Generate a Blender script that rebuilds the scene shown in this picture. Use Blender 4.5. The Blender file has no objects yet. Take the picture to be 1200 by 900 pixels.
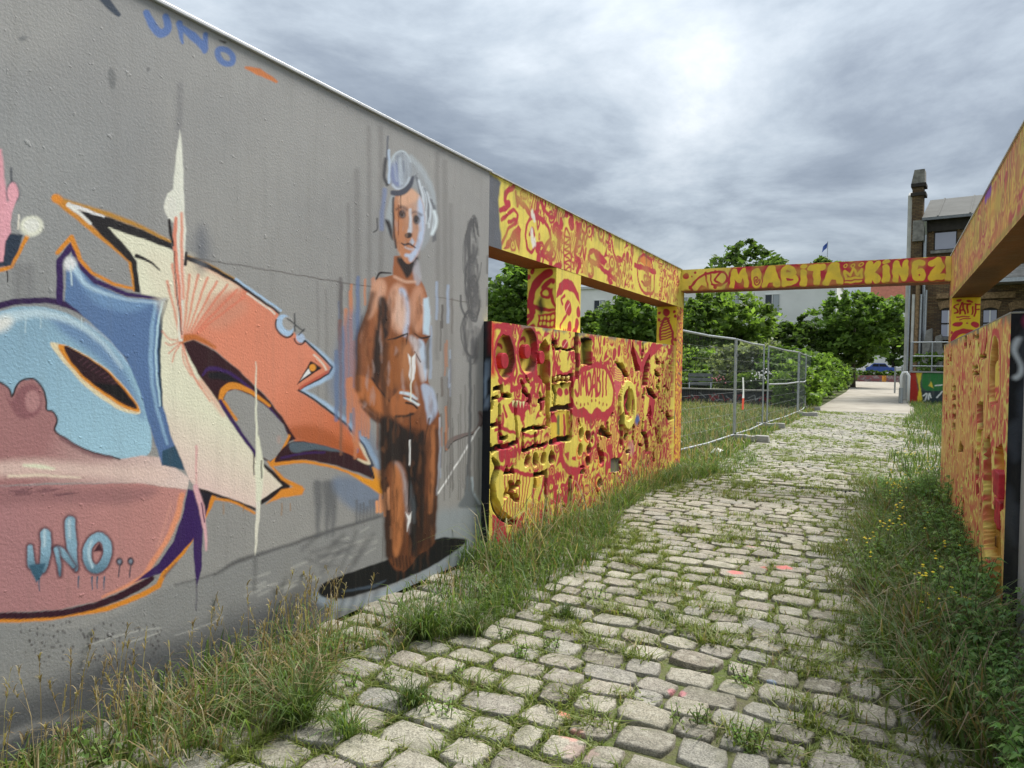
import bpy, math, random
import numpy as np
from mathutils import Vector, Matrix
random.seed(7); rng = np.random.default_rng(7)
S = bpy.context.scene
COL = S.collection
# ------------------------------------------------------------------ camera
FPX, YAW, PIT, ROL, CH = 829.0, math.radians(27.87), math.radians(-1.3), math.radians(.854), 1.45
cF = np.array([-math.sin(YAW)*math.cos(PIT), math.cos(YAW)*math.cos(PIT), math.sin(PIT)])
_R = np.array([math.cos(YAW), math.sin(YAW), 0.0]); _U = np.cross(_R, cF)
cR = math.cos(ROL)*_R + math.sin(ROL)*_U
cU = -math.sin(ROL)*_R + math.cos(ROL)*_U
cC = np.array([0, 0, CH])
cam_d = bpy.data.cameras.new('camera'); cam = bpy.data.objects.new('camera', cam_d); COL.objects.link(cam)
cam.matrix_world = Matrix(((cR[0], cU[0], -cF[0], 0), (cR[1], cU[1], -cF[1], 0), (cR[2], cU[2], -cF[2], CH), (0, 0, 0, 1)))
cam_d.sensor_fit = 'HORIZONTAL'; cam_d.sensor_width = 36.0; cam_d.lens = 36.0*FPX/1200.0
cam_d.clip_start = .05; cam_d.clip_end = 3000
S.camera = cam
S.render.resolution_x, S.render.resolution_y = 1024, 768
# ------------------------------------------------------------------ world: bright overcast
SUN_AZ, SUN_EL = math.radians(24), math.radians(54)        # azimuth measured from +Y towards +X
W = bpy.data.worlds.new('World'); S.world = W; W.use_nodes = True
wn, wl = W.node_tree.nodes, W.node_tree.links; wn.clear()
def WN(t, **k):
    n = wn.new(t)
    for a, v in k.items(): setattr(n, a, v)
    return n
def wmath(op, a, b=None):
    n = WN('ShaderNodeMath', operation=op)
    for i, v in enumerate((a, b)):
        if v is None: continue
        if isinstance(v, (int, float)): n.inputs[i].default_value = v
        else: wl.new(v, n.inputs[i])
    return n.outputs[0]
tc = WN('ShaderNodeTexCoord'); sx = WN('ShaderNodeSeparateXYZ'); wl.new(tc.outputs['Generated'], sx.inputs[0])
zc = wmath('MAXIMUM', sx.outputs[2], 0.0); zd = wmath('ADD', zc, 0.16)
cx = WN('ShaderNodeCombineXYZ'); wl.new(wmath('DIVIDE', sx.outputs[0], zd), cx.inputs[0]); wl.new(wmath('DIVIDE', sx.outputs[1], zd), cx.inputs[1])
cx.inputs[2].default_value = 14.6
n1 = WN('ShaderNodeTexNoise'); n1.inputs['Scale'].default_value = 1.25; n1.inputs['Detail'].default_value = 9; n1.inputs['Roughness'].default_value = .60; n1.inputs['Distortion'].default_value = .25
wl.new(cx.outputs[0], n1.inputs['Vector'])
n2 = WN('ShaderNodeTexNoise'); n2.inputs['Scale'].default_value = .33; n2.inputs['Detail'].default_value = 3; wl.new(cx.outputs[0], n2.inputs['Vector'])
mixf = wmath('ADD', wmath('MULTIPLY', n1.outputs[0], .72), wmath('MULTIPLY', n2.outputs[0], .28))
rp = WN('ShaderNodeValToRGB'); wl.new(mixf, rp.inputs[0])
el = rp.color_ramp.elements
el[0].position = .35; el[0].color = (.066, .078, .096, 1)
el[1].position = .74; el[1].color = (.335, .342, .348, 1)
e = el.new(.44); e.color = (.100, .115, .135, 1)
e = el.new(.53); e.color = (.158, .178, .198, 1)
e = el.new(.62); e.color = (.222, .240, .256, 1)
# CIE overcast luminance distribution (zenith brighter than the horizon) and a little gain around the veiled sun
grad = wmath('MULTIPLY', wmath('ADD', wmath('MULTIPLY', zc, 2.0), 1.0), .58)
sd = WN('ShaderNodeVectorMath', operation='DOT_PRODUCT'); wl.new(tc.outputs['Generated'], sd.inputs[0])
sdir = Vector((math.sin(SUN_AZ)*math.cos(SUN_EL), math.cos(SUN_AZ)*math.cos(SUN_EL), math.sin(SUN_EL)))
sd.inputs[1].default_value = sdir
gain = wmath('ADD', wmath('MULTIPLY', wmath('POWER', wmath('MAXIMUM', sd.outputs['Value'], 0.0), 6.0), .0), 1.0)
bgc = WN('ShaderNodeBackground'); wl.new(rp.outputs[0], bgc.inputs[0]); wl.new(wmath('MULTIPLY', grad, gain), bgc.inputs[1])
sky = WN('ShaderNodeTexSky', sky_type='NISHITA'); sky.sun_disc = False; sky.sun_elevation = SUN_EL; sky.sun_rotation = SUN_AZ
bgs = WN('ShaderNodeBackground'); wl.new(sky.outputs[0], bgs.inputs[0]); bgs.inputs[1].default_value = .05
mx = WN('ShaderNodeMixShader'); mx.inputs[0].default_value = .92; wl.new(bgs.outputs[0], mx.inputs[1]); wl.new(bgc.outputs[0], mx.inputs[2])
wo = WN('ShaderNodeOutputWorld'); wl.new(mx.outputs[0], wo.inputs[0])
sl = bpy.data.lights.new('sun', 'SUN'); sl.energy = 1.5; sl.angle = math.radians(22); sl.color = (1, .96, .9)
so = bpy.data.objects.new('sun', sl); COL.objects.link(so); so.rotation_euler = (-sdir).to_track_quat('-Z', 'Y').to_euler()
S.view_settings.view_transform = 'Standard'; S.view_settings.look = 'None'; S.view_settings.gamma = 1; S.view_settings.exposure = 1.95
# ------------------------------------------------------------------ projection helpers (photo pixel -> point on a known surface)
def ray(x, y): return cF + cR*(x-600)/FPX + cU*(450-y)/FPX
def G(x, y, z=0.0): d = ray(x, y); return cC + d*(z-CH)/d[2]
def PX(x, y, X): d = ray(x, y); return cC + d*X/d[0]
def PY(x, y, Y): d = ray(x, y); return cC + d*Y/d[1]
def PR(P):
    v = np.asarray(P, float) - cC; d = v@cF
    return np.stack([600+FPX*(v@cR)/d, 450-FPX*(v@cU)/d], -1)
# ------------------------------------------------------------------ object helpers
def tag(o, label=None, cat=None, group=None, kind=None):
    for k, v in (('label', label), ('category', cat), ('group', group), ('kind', kind)):
        if v: o[k] = v
    return o
def empty(name, loc=(0, 0, 0), rz=0, label=None, cat=None, group=None):
    o = bpy.data.objects.new(name, None); COL.objects.link(o); o.location = loc; o.rotation_euler = (0, 0, rz); o.empty_display_size = .1
    return tag(o, label, cat, group)
def link(name, me, mat, parent=None, loc=None):
    o = bpy.data.objects.new(name, me); COL.objects.link(o)
    if mat and not me.materials: me.materials.append(mat)
    if parent: o.parent = parent
    if loc is not None: o.location = loc
    return o
def npmesh(name, V, Fq, col=None, smooth=False):
    """V (n,3), Fq list of arrays of faces (each array one arity)"""
    me = bpy.data.meshes.new(name); V = np.ascontiguousarray(V, np.float32)
    if isinstance(Fq, np.ndarray): Fq = [Fq]
    Fq = [f for f in Fq if len(f)]
    me.vertices.add(len(V)); me.vertices.foreach_set('co', V.ravel())
    nl = sum(f.size for f in Fq); npoly = sum(len(f) for f in Fq)
    me.loops.add(nl); me.polygons.add(npoly)
    me.loops.foreach_set('vertex_index', np.concatenate([f.ravel() for f in Fq]).astype(np.int32))
    tot = np.concatenate([np.full(len(f), f.shape[1]) for f in Fq]); st = np.concatenate([[0], np.cumsum(tot)[:-1]])
    me.polygons.foreach_set('loop_start', st.astype(np.int32))
    me.polygons.foreach_set('use_smooth', np.full(npoly, bool(smooth)))
    if col is not None:
        a = me.color_attributes.new('Col', 'FLOAT_COLOR', 'POINT'); c = np.ones((len(V), 4), np.float32); c[:, :3] = col
        a.data.foreach_set('color', c.ravel())
    me.update(calc_edges=True); me.validate()
    return me
class MB:
    """collects simple solids, builds ONE mesh"""
    def __init__(s): s.v = []; s.f = []
    def add(s, vs, fs):
        b = len(s.v); s.v += [tuple(v) for v in vs]; s.f += [tuple(i+b for i in f) for f in fs]; return s
    def box(s, x0, x1, y0, y1, z0, z1):
        return s.add([(x0,y0,z0),(x1,y0,z0),(x1,y1,z0),(x0,y1,z0),(x0,y0,z1),(x1,y0,z1),(x1,y1,z1),(x0,y1,z1)],
                     [(3,2,1,0),(4,5,6,7),(0,1,5,4),(1,2,6,5),(2,3,7,6),(3,0,4,7)])
    def tube(s, pts, r, n=8, cap=True):
        pts = [Vector(p) for p in pts]; rs = r if isinstance(r, (list, tuple)) else [r]*len(pts); b = len(s.v)
        up = None
        for i, p in enumerate(pts):
            t = (pts[min(i+1, len(pts)-1)] - pts[max(i-1, 0)]).normalized()
            if up is None: up = t.orthogonal().normalized()
            else: up = (up - t*up.dot(t)).normalized()
            w = t.cross(up)
            for k in range(n):
                a = 2*math.pi*k/n; s.v.append(tuple(p + up*(math.cos(a)*rs[i]) + w*(math.sin(a)*rs[i])))
        for i in range(len(pts)-1):
            for k in range(n):
                k2 = (k+1) % n; s.f.append((b+i*n+k, b+i*n+k2, b+(i+1)*n+k2, b+(i+1)*n+k))
        if cap: s.f.append(tuple(b+k for k in reversed(range(n)))); s.f.append(tuple(b+(len(pts)-1)*n+k for k in range(n)))
        return s
    def prism(s, poly, axis, a0, a1):
        """extrude 2-D polygon along axis ('x','y','z')"""
        n = len(poly); b = len(s.v)
        for a in (a0, a1):
            for u, v in poly: s.v.append({'x': (a, u, v), 'y': (u, a, v), 'z': (u, v, a)}[axis])
        s.f.append(tuple(b+i for i in range(n))); s.f.append(tuple(b+n+i for i in reversed(range(n))))
        for i in range(n): s.f.append((b+i, b+n+i, b+n+(i+1) % n, b+(i+1) % n))
        return s
    def mesh(s, name='mesh', smooth=False):
        me = bpy.data.meshes.new(name); me.from_pydata(s.v, [], s.f)
        import bmesh
        bm = bmesh.new(); bm.from_mesh(me); bmesh.ops.recalc_face_normals(bm, faces=bm.faces); bm.to_mesh(me); bm.free()
        me.polygons.foreach_set('use_smooth', [bool(smooth)]*len(me.polygons))
        me.update(); return me
    def build(s, name, mat, parent=None, smooth=False, bevel=0):
        o = link(name, s.mesh(name, smooth), mat, parent)
        if bevel:
            m = o.modifiers.new('bevel', 'BEVEL'); m.width = bevel; m.segments = 2; m.limit_method = 'ANGLE'
        return o
def copy_tree(o, parent=None):
    c = o.copy(); COL.objects.link(c); c.parent = parent
    for ch in o.children: copy_tree(ch, c)
    return c
# ------------------------------------------------------------------ materials
def srgb(c):
    c = np.asarray(c, float)/255.0
    return np.where(c <= .04045, c/12.92, ((c+.055)/1.055)**2.4)
class NT:
    def __init__(s, name):
        s.m = bpy.data.materials.new(name); s.m.use_nodes = True; s.t = s.m.node_tree; s.n = s.t.nodes; s.l = s.t.links
        s.b = s.n['Principled BSDF']; s.out = s.n['Material Output']
        s.pos = None
    def new(s, t, **k):
        n = s.n.new(t)
        for a, v in k.items(): setattr(n, a, v)
        return n
    def put(s, sock, v):
        if isinstance(v, (int, float)): sock.default_value = v
        elif isinstance(v, (tuple, list, np.ndarray)): sock.default_value = tuple(v) if len(v) == len(sock.default_value) else tuple(v)+(1,)
        else: s.l.new(v, sock)
    def coords(s, obj=False):
        if obj: return s.new('ShaderNodeTexCoord').outputs['Object']
        if s.pos is None: s.pos = s.new('ShaderNodeNewGeometry')
        return s.pos.outputs['Position']
    def noise(s, scale, detail=4, rough=.55, vec=None, dist=0, stretch=None):
        v = vec if vec is not None else s.coords()
        if stretch:
            mp = s.new('ShaderNodeMapping'); s.l.new(v, mp.inputs[0]); mp.inputs['Scale'].default_value = stretch; v = mp.outputs[0]
        n = s.new('ShaderNodeTexNoise'); n.inputs['Scale'].default_value = scale; n.inputs['Detail'].default_value = detail
        n.inputs['Roughness'].default_value = rough; n.inputs['Distortion'].default_value = dist; s.l.new(v, n.inputs['Vector']); return n.outputs[0]
    def ramp(s, f, stops):
        r = s.new('ShaderNodeValToRGB'); s.put(r.inputs[0], f); e = r.color_ramp.elements
        while len(e) < len(stops): e.new(.5)
        for x, (p, c) in zip(e, stops):
            x.position = p; x.color = tuple(c)+(1,) if not isinstance(c, (int, float)) else (c, c, c, 1)
        return r.outputs[0]
    def math(s, op, a, b=None):
        n = s.new('ShaderNodeMath', operation=op); s.put(n.inputs[0], a)
        if b is not None: s.put(n.inputs[1], b)
        return n.outputs[0]
    def mix(s, f, a, b, mode='MIX'):
        n = s.new('ShaderNodeMix', data_type='RGBA', blend_type=mode)
        s.put(n.inputs[0], f); s.put(n.inputs[6], a); s.put(n.inputs[7], b); return n.outputs[2]
    def bump(s, hgt, dist=.01, strength=1.0, normal=None):
        n = s.new('ShaderNodeBump'); n.inputs['Strength'].default_value = strength; n.inputs['Distance'].default_value = dist; s.l.new(hgt, n.inputs['Height'])
        if normal: s.l.new(normal, n.inputs['Normal'])
        return n.outputs[0]
    def fin(s, col=None, rough=.8, normal=None, spec=.3, metal=0):
        if col is not None: s.put(s.b.inputs['Base Color'], col)
        s.put(s.b.inputs['Roughness'], rough); s.b.inputs['Specular IOR Level'].default_value = spec; s.b.inputs['Metallic'].default_value = metal
        if normal: s.l.new(normal, s.b.inputs['Normal'])
        return s.m
def simple(name, col, rough=.7, var=.25, scale=4.0, bump=0, bscale=60, metal=0, spec=.3):
    t = NT(name); f = t.noise(scale, 5); c = tuple(col)
    cc = t.ramp(f, [(.3, tuple(x*(1-var) for x in c)), (.7, tuple(min(1, x*(1+var)) for x in c))])
    nm = t.bump(t.noise(bscale, 4), bump) if bump else None
    return t.fin(cc, rough, nm, spec, metal)
# painted plaster: the paint itself comes from the mesh's colour attribute
def painted(name, bscale, bdist=0, dirt=.35, grain=.12, rough=.72, streak=True):
    t = NT(name); a = t.new('ShaderNodeAttribute'); a.attribute_name = 'Col'
    g = t.ramp(t.noise(9, 6, .65), [(.25, 1-grain), (.75, 1+grain*.6)])
    c = t.mix(1.0, a.outputs['Color'], g, 'MULTIPLY')
    if streak:
        st = t.ramp(t.noise(7, 5, .6, stretch=(1.2, 3.2, .22)), [(.50, 0.0), (.75, dirt)])
        c = t.mix(st, c, (.16, .15, .125))
    sp = t.ramp(t.noise(55, 2, .5), [(.70, 0.0), (.78, .5*dirt)])
    c = t.mix(sp, c, (.09, .085, .075))
    b1 = t.noise(bscale, 5, .62); b2 = t.ramp(t.noise(bscale*.28, 2, .5), [(.68, 0.0), (.76, .7)])
    h = t.math('ADD', b1, b2)
    return t.fin(c, rough, t.bump(h, bdist) if bdist else None, .28)
M = {}
M['mural'] = painted('painted_stucco', 95, .0018, .12, .05)
M['doodle'] = painted('painted_concrete', 55, .003, .26, .14)
M['coping'] = simple('zinc_coping', (.55, .56, .57), .45, .12, 8, metal=.3)
M['under'] = simple('red_brown_paint', (.16, .055, .022), .8, .35, 5, .004)
M['blackpaint'] = simple('black_paint', (.022, .024, .03), .6, .5, 6, .004)
M['greywall'] = simple('grey_plaster', (.44, .44, .44), .8, .1, 5, .003, 70)
M['bare'] = simple('bare_concrete', (.30, .29, .27), .85, .2, 6, .004, 40)
M['galv'] = simple('galvanised_steel', (.42, .44, .46), .42, .15, 12, metal=.75)
M['galvdark'] = simple('weathered_steel', (.20, .21, .22), .5, .2, 9, metal=.6)
M['cement'] = simple('fence_foot_cement', (.30, .29, .265), .9, .2, 14, .006, 50)
# ------------------------------------------------------------------ paint engine: lays flat paint shapes onto the points of a wall mesh
def sm(pts, closed=True, n=6):
    P = np.asarray(pts, float); m = len(P); out = []
    for i in range(m if closed else m-1):
        g = (lambda k: P[k % m]) if closed else (lambda k: P[min(max(k, 0), m-1)])
        p0, p1, p2, p3 = g(i-1), g(i), g(i+1), g(i+2)
        for t in np.arange(n)/n:
            out.append(.5*((2*p1)+(-p0+p2)*t+(2*p0-5*p1+4*p2-p3)*t*t+(-p0+3*p1-3*p2+p3)*t**3))
    if not closed: out.append(P[-1])
    return np.array(out)
def ell(cx, cy, rx, ry, rot=0, n=20, a0=0, a1=360):
    a = np.radians(np.linspace(a0, a1, n, endpoint=(a1-a0) < 360)); c, s_ = math.cos(math.radians(rot)), math.sin(math.radians(rot))
    x, y = rx*np.cos(a), ry*np.sin(a); return np.stack([cx+x*c-y*s_, cy+x*s_+y*c], 1)
class Canvas:
    def __init__(s, P, base, jit=0, jscale=.1, lin=1.25):
        s.P = np.asarray(P, float).copy(); s.lin = lin; s.C = np.tile(s.c(base), (len(P), 1)); s.H = np.zeros(len(P))
        if jit:   # hand wobble
            q = s.P*jscale; s.P[:, 0] += jit*(np.sin(q[:, 1]*3.1+1.3*np.sin(q[:, 0]*2.3))+.5*np.sin(q[:, 1]*7.7)); s.P[:, 1] += jit*(np.sin(q[:, 0]*2.7+1.1*np.sin(q[:, 1]*2.9))+.5*np.sin(q[:, 0]*8.3))
    def c(s, col): return np.clip(srgb(col)*s.lin, 0, .86)
    def sel(s, pts, pad):
        lo, hi = pts.min(0)-pad, pts.max(0)+pad
        return np.nonzero((s.P[:, 0] > lo[0]) & (s.P[:, 0] < hi[0]) & (s.P[:, 1] > lo[1]) & (s.P[:, 1] < hi[1]))[0]
    def dist(s, Q, pts, closed, wid=None):
        d = np.full(len(Q), 1e9); m = len(pts)
        for i in range(m if closed else m-1):
            a, b = pts[i], pts[(i+1) % m]; ab = b-a; L = ab@ab+1e-12
            t = np.clip(((Q-a)@ab)/L, 0, 1); r = Q-a-t[:, None]*ab; dd = np.hypot(r[:, 0], r[:, 1])
            if wid is not None: dd = dd-(wid[i]+(wid[(i+1) % m]-wid[i])*t)
            np.minimum(d, dd, out=d)
        return d
    def inside(s, Q, pts):
        ins = np.zeros(len(Q), bool); m = len(pts)
        for i in range(m):
            (x1, y1), (x2, y2) = pts[i], pts[(i+1) % m]
            if y1 == y2: continue
            k = ((y1 > Q[:, 1]) != (y2 > Q[:, 1])) & (Q[:, 0] < (x2-x1)*(Q[:, 1]-y1)/(y2-y1)+x1); ins ^= k
        return ins
    def put(s, idx, cov, col, grad=None):
        c0 = s.c(col)
        if grad:
            p0, p1, c1 = grad; p0 = np.array(p0, float); v = np.array(p1, float)-p0
            t = np.clip(((s.P[idx]-p0)@v)/(v@v), 0, 1)[:, None]; c0 = c0*(1-t)+s.c(c1)*t
        cov = cov[:, None]; s.C[idx] = s.C[idx]*(1-cov)+c0*cov
    def fill(s, pts, col, soft=1.0, smooth=False, alpha=1.0, grad=None, h=None):
        pts = sm(pts) if smooth else np.asarray(pts, float); idx = s.sel(pts, soft)
        if not len(idx): return
        Q = s.P[idx]; d = s.dist(Q, pts, True); d = np.where(s.inside(Q, pts), -d, d)
        cov = np.clip(.5-d/soft, 0, 1)
        if soft > 3: cov = cov*cov*(3-2*cov)
        if col is not None: s.put(idx, cov*alpha, col, grad)
        if h is not None: s.H[idx] = s.H[idx]*(1-cov)+h*cov
    def stroke(s, pts, w, col, soft=1.0, smooth=True, alpha=1.0, closed=False, grad=None, h=None):
        pts = np.asarray(pts, float); n0 = len(pts); wid = np.asarray(w if hasattr(w, '__len__') else [w]*n0, float)/2
        if smooth and n0 > 2:
            q = sm(pts, closed, 5); wid = np.interp(np.linspace(0, n0-1, len(q)), np.arange(n0), wid); pts = q
        idx = s.sel(pts, soft+wid.max())
        if not len(idx): return
        d = s.dist(s.P[idx], pts, closed, wid); cov = np.clip(.5-d/soft, 0, 1)
        if soft > 3: cov = cov*cov*(3-2*cov)
        if col is not None: s.put(idx, cov*alpha, col, grad)
        if h is not None: s.H[idx] = s.H[idx]*(1-cov)+h*cov
def grid(us, vs, fn):
    """grid of len(us) x len(vs) points; fn(U,V) -> (n,3); returns V, quads"""
    nu, nv = len(us), len(vs); Ug, Vg = np.meshgrid(us, vs, indexing='ij'); P = fn(Ug.ravel(), Vg.ravel())
    i = np.arange(nu-1)[:, None]*nv+np.arange(nv-1)[None]; q = np.stack([i, i+nv, i+nv+1, i+1], -1).reshape(-1, 4)
    return P, q
# ================================================================== the two long walls
XL, XR, ZT, ZB, ZBR, ZP = -2.745, .697, 2.958, 2.395, 2.403, 1.806
YA, YE = 4.77, 10.72            # opening starts / corner post ends
PRO = .07                       # relief panels stand proud of the wall by this much
GREY = (139, 138, 136)
def mural(cv):
    F_, K = cv.fill, cv.stroke
    BL, DK, OR, PU = (86, 113, 152), (28, 22, 26), (202, 128, 42), (50, 27, 82)
    # --- mottled base
    r = np.random.default_rng(3)
    for i in range(90):
        x, y = r.uniform(-20, 570), r.uniform(60, 700); K([(x, y), (x+r.uniform(-1, 1), y+r.uniform(15, 90))], r.uniform(1, 5), (116, 115, 112) if i % 3 else (154, 152, 148), 5, alpha=.22)
    for i in range(60):
        x, y = r.uniform(-50, 580), r.uniform(0, 860); F_(ell(x, y, r.uniform(30, 90), r.uniform(25, 80)), (130, 130, 130) if i % 2 else (146, 145, 142), 50, alpha=.30)
    F_([(-60, 60), (150, 150), (120, 700), (-60, 760)], (130, 134, 137), 120, alpha=.35)
    for x, y0, y1, w in ((418, 200, 520, 7), (432, 150, 400, 5), (408, 240, 480, 4), (521, 190, 520, 6), (512, 180, 420, 5), (446, 150, 330, 6), (396, 330, 520, 3), (382, 340, 500, 3), (372, 330, 470, 2), (528, 240, 560, 4)):
        K([(x, y0), (x+1, (y0+y1)/2), (x, y1)], w, (96, 93, 92), 5, alpha=.38)
    # --- painted hills and dark ground along the foot of the wall
    F_([(-60, 748), (90, 738), (200, 688), (251, 672), (285, 655), (332, 640), (376, 625), (444, 606), (470, 600), (470, 720), (300, 800), (-60, 960)], (126, 127, 127), 9, True, .85)
    F_([(-60, 860), (60, 800), (130, 770), (230, 742), (300, 712), (372, 688), (430, 712), (350, 775), (200, 840), (40, 920), (-60, 960)], (74, 76, 80), 44, True, .9)
    F_([(-60, 930), (40, 870), (180, 840), (300, 790), (300, 900), (-60, 1000)], (64, 66, 70), 40, True, .8)
    K([(251, 674), (281, 657), (332, 641), (376, 626), (446, 605)], [2, 5, 3, 4, 3], (70, 70, 72), 5, alpha=.8)
    K([(205, 686), (251, 673)], 2, (80, 80, 82), 4, alpha=.7)
    for i in range(26):
        t = r.random(); x = 300+150*t; y = 690-70*t+r.uniform(-14, 22); K([(x-r.uniform(8, 24), y+r.uniform(3, 9)), (x, y)], r.uniform(1, 3), (170, 170, 166), 4, alpha=.5)
    for i in range(14): x = r.uniform(370, 440); K([(x-22, 660+r.uniform(-25, 18)), (x, 648+r.uniform(-25, 18))], r.uniform(2, 5), (88, 88, 90), 8, alpha=.55)
    K([(-20, 880), (40, 850), (110, 838)], [10, 8, 3], (128, 128, 128), 10, alpha=.7)
    K([(100, 757), (150, 742), (186, 736), (184, 742), (150, 753)], 1.3, (176, 176, 172), 1.4, alpha=.85)
    K([(205, 745), (240, 733), (262, 722)], 1.3, (172, 172, 170), 1.4, alpha=.6)
    for i in range(130): K([(x := r.uniform(20, 190), y := r.uniform(728, 775)), (x+.6, y+1)], r.uniform(.8, 2.4), (58, 54, 56), 1.2, False, .8)
    # little figures sprayed on the hill, puddle
    for x in (372, 383, 390): K([(x, 568), (x+1, 590), (x, 628)], [11, 9, 2], (84, 86, 90), 7, alpha=.75)
    F_([(392, 560), (425, 562), (446, 578), (444, 592), (420, 600), (395, 580)], (104, 118, 140), 12, True, .8)
    for x in range(418, 446, 4): K([(x, 590+r.uniform(-5, 5)), (x, 612-(x-418)*.25)], 2.6, (88, 90, 94), 3, alpha=.8)
    K([(372, 700), (400, 708), (440, 700), (480, 684), (530, 655), (550, 640)], 12, (138, 152, 166), 12, alpha=.75)
    F_([(511, 604), (530, 596), (560, 588), (574, 590), (574, 660), (520, 680), (480, 700), (500, 660)], (132, 140, 145), 16, True, .85)
    F_([(500, 664), (530, 650), (560, 640), (570, 690), (470, 760), (420, 740), (440, 715)], (128, 136, 144), 22, True, .8)
    for i in range(9): K([(390+i*7, 700+i*-3), (380+i*7, 745-i*4)], [4, 9], (150, 152, 154) if i % 2 else (80, 82, 86), 9, alpha=.5)
    F_([(373, 693), (380, 683), (407, 672), (453, 656), (511, 632), (530, 630), (545, 632), (543, 638), (520, 655), (495, 669), (455, 686), (420, 697), (395, 702), (380, 700)], (13, 15, 17), 2, True)
    K([(402, 693), (420, 690), (438, 687), (452, 680)], [2, 3, 4, 1], (62, 74, 88), 2, alpha=.8)
    # --- pink letter at the left edge
    F_([(-60, 150), (2, 175), (6, 215), (10, 245), (13, 275), (6, 312), (-60, 318)], (214, 150, 160), 3)
    F_(ell(15, 226, 7.6, 13), (60, 66, 78), 6); K([(13, 198), (14, 216)], 2.5, (66, 70, 78), 2.5); F_(ell(15, 226, 6.6, 12), (216, 152, 162), 2)
    F_([(9, 236), (19, 236), (14, 250), (12, 262), (13, 285), (4, 290), (-5, 260)], (216, 152, 162), 2)
    F_([(6, 283), (12, 274), (27, 275), (21, 296), (14, 312), (-60, 316), (-60, 306), (4, 307)], (38, 50, 66), 2)
    K([(-30, 317), (2, 316), (14, 313), (22, 296), (32, 277)], [5, 5, 4, 4, 5], OR, 1.6, False)
    F_(ell(37, 265, 14, 12), (222, 212, 194), 5); F_(ell(37, 264, 9, 8), (232, 222, 202), 3); K([(22, 252), (21, 268)], 2, (210, 204, 190), 1.5)
    for x in (20, 34): K([(x, 315), (x+1, 350)], [14, 6], (104, 104, 106), 12, alpha=.5)
    K([(8, 318), (9, 330)], 1.6, DK)
    # --- big blue letter
    arc = [(-60, 376), (-20, 363), (0, 358), (25, 353), (62, 353), (90, 362), (112, 376), (132, 394), (150, 420), (161, 444)]
    F_([(-60, 380), (0, 365), (25, 359), (62, 362), (93, 375), (125, 398), (149, 424), (165, 452), (174, 490), (178, 522), (168, 536), (140, 538), (100, 527), (67, 507), (55, 480), (40, 446), (14, 462), (-60, 470)], (128, 160, 180), 1.5, True, grad=((60, 380), (120, 540), (148, 184, 202)))
    F_([(60, 372), (100, 386), (138, 420), (160, 462), (168, 490), (150, 470), (120, 425), (80, 395)], (98, 126, 162), 14, True, .9)
    K([(-20, 384), (10, 372), (40, 367), (70, 371), (98, 384), (124, 406), (142, 430)], [14, 13, 10, 8, 6, 4, 2], (182, 202, 212), 9, alpha=.85)
    F_(ell(2, 380, 14, 8, -25), (232, 226, 205), 12, alpha=.9)
    K([(100, 378), (128, 398), (150, 428)], 3, (150, 178, 204), 4, alpha=.7)
    for x, l in ((30, 18), (48, 12), (96, 14)): K([(x, 372), (x, 372+l)], 1.2, (186, 206, 216), 1.2, alpha=.7)
    K(arc, [10, 9, 8, 7, 7, 8, 8, 7, 5, 2], (44, 24, 66), 1.6)
    # slit with orange rim
    slit = [(59, 403), (70, 403), (94, 412), (126, 433), (150, 458), (165, 484), (140, 480), (105, 457), (80, 431)]
    F_(slit, (222, 196, 162), 1.6, True); F_([(68, 404), (94, 413), (126, 434), (150, 459), (164, 482), (142, 476), (108, 453), (84, 430)], OR, 1.4, True)
    F_([(75, 406), (96, 415), (124, 434), (148, 460), (161, 479), (142, 472), (112, 452), (88, 430)], (40, 18, 26), 1.4, True)
    F_([(108, 448), (140, 452), (160, 478), (142, 471)], (14, 12, 16), 3)
    for i in range(9): K([(92+i*5, 424+i*3.2), (98+i*5, 419+i*3.6)], 1.2, (84, 50, 62), 1.5, alpha=.7)
    # mauve cloud letters and the big pink base
    F_([(-60, 440), (0, 448), (10, 455), (14, 465), (18, 455), (25, 446), (38, 444), (48, 452), (54, 468), (55, 480), (62, 482), (67, 492), (64, 503), (70, 510), (100, 527), (140, 538), (165, 534), (190, 536), (222, 560), (219, 574), (160, 566), (60, 566), (-60, 572)], (152, 108, 108), 1.6, grad=((60, 500), (215, 565), (222, 190, 182)))
    F_([(6, 462), (14, 470), (20, 458), (28, 452), (38, 450), (46, 456), (49, 470), (46, 484), (34, 490), (20, 488)], (124, 80, 86), 5, True, .8); F_(ell(38, 470, 9, 13), (168, 124, 124), 5, alpha=.9)
    K([(0, 448), (10, 455), (14, 465), (18, 455), (25, 446), (38, 444), (48, 452), (54, 468), (55, 480), (62, 482), (67, 492), (64, 503), (72, 511), (100, 527), (140, 538)], 2.2, (40, 30, 36), 1.4)
    K([(72, 513), (100, 530), (130, 537)], 5, (104, 70, 76), 4, alpha=.7)
    K([(-20, 552), (40, 548), (110, 552), (190, 556)], [16, 20, 14, 16], (214, 186, 176), 14, alpha=.75)
    K([(28, 545), (48, 547), (64, 549)], [3, 5, 2], (232, 216, 186), 2.5); K([(10, 558), (50, 557), (94, 560)], [3, 3, 1.5], (222, 196, 176), 2.5)
    base = [(-60, 572), (60, 568), (160, 566), (219, 574), (213, 592), (198, 628), (182, 655), (162, 679), (117, 704), (67, 715), (0, 718), (-60, 716)]
    F_(base, (158, 114, 116), 1.6, grad=((20, 640), (210, 600), (178, 126, 120)))
    F_([(-60, 575), (60, 572), (180, 572), (150, 590), (40, 590), (-60, 600)], (136, 96, 98), 14, True, .7)
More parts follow.
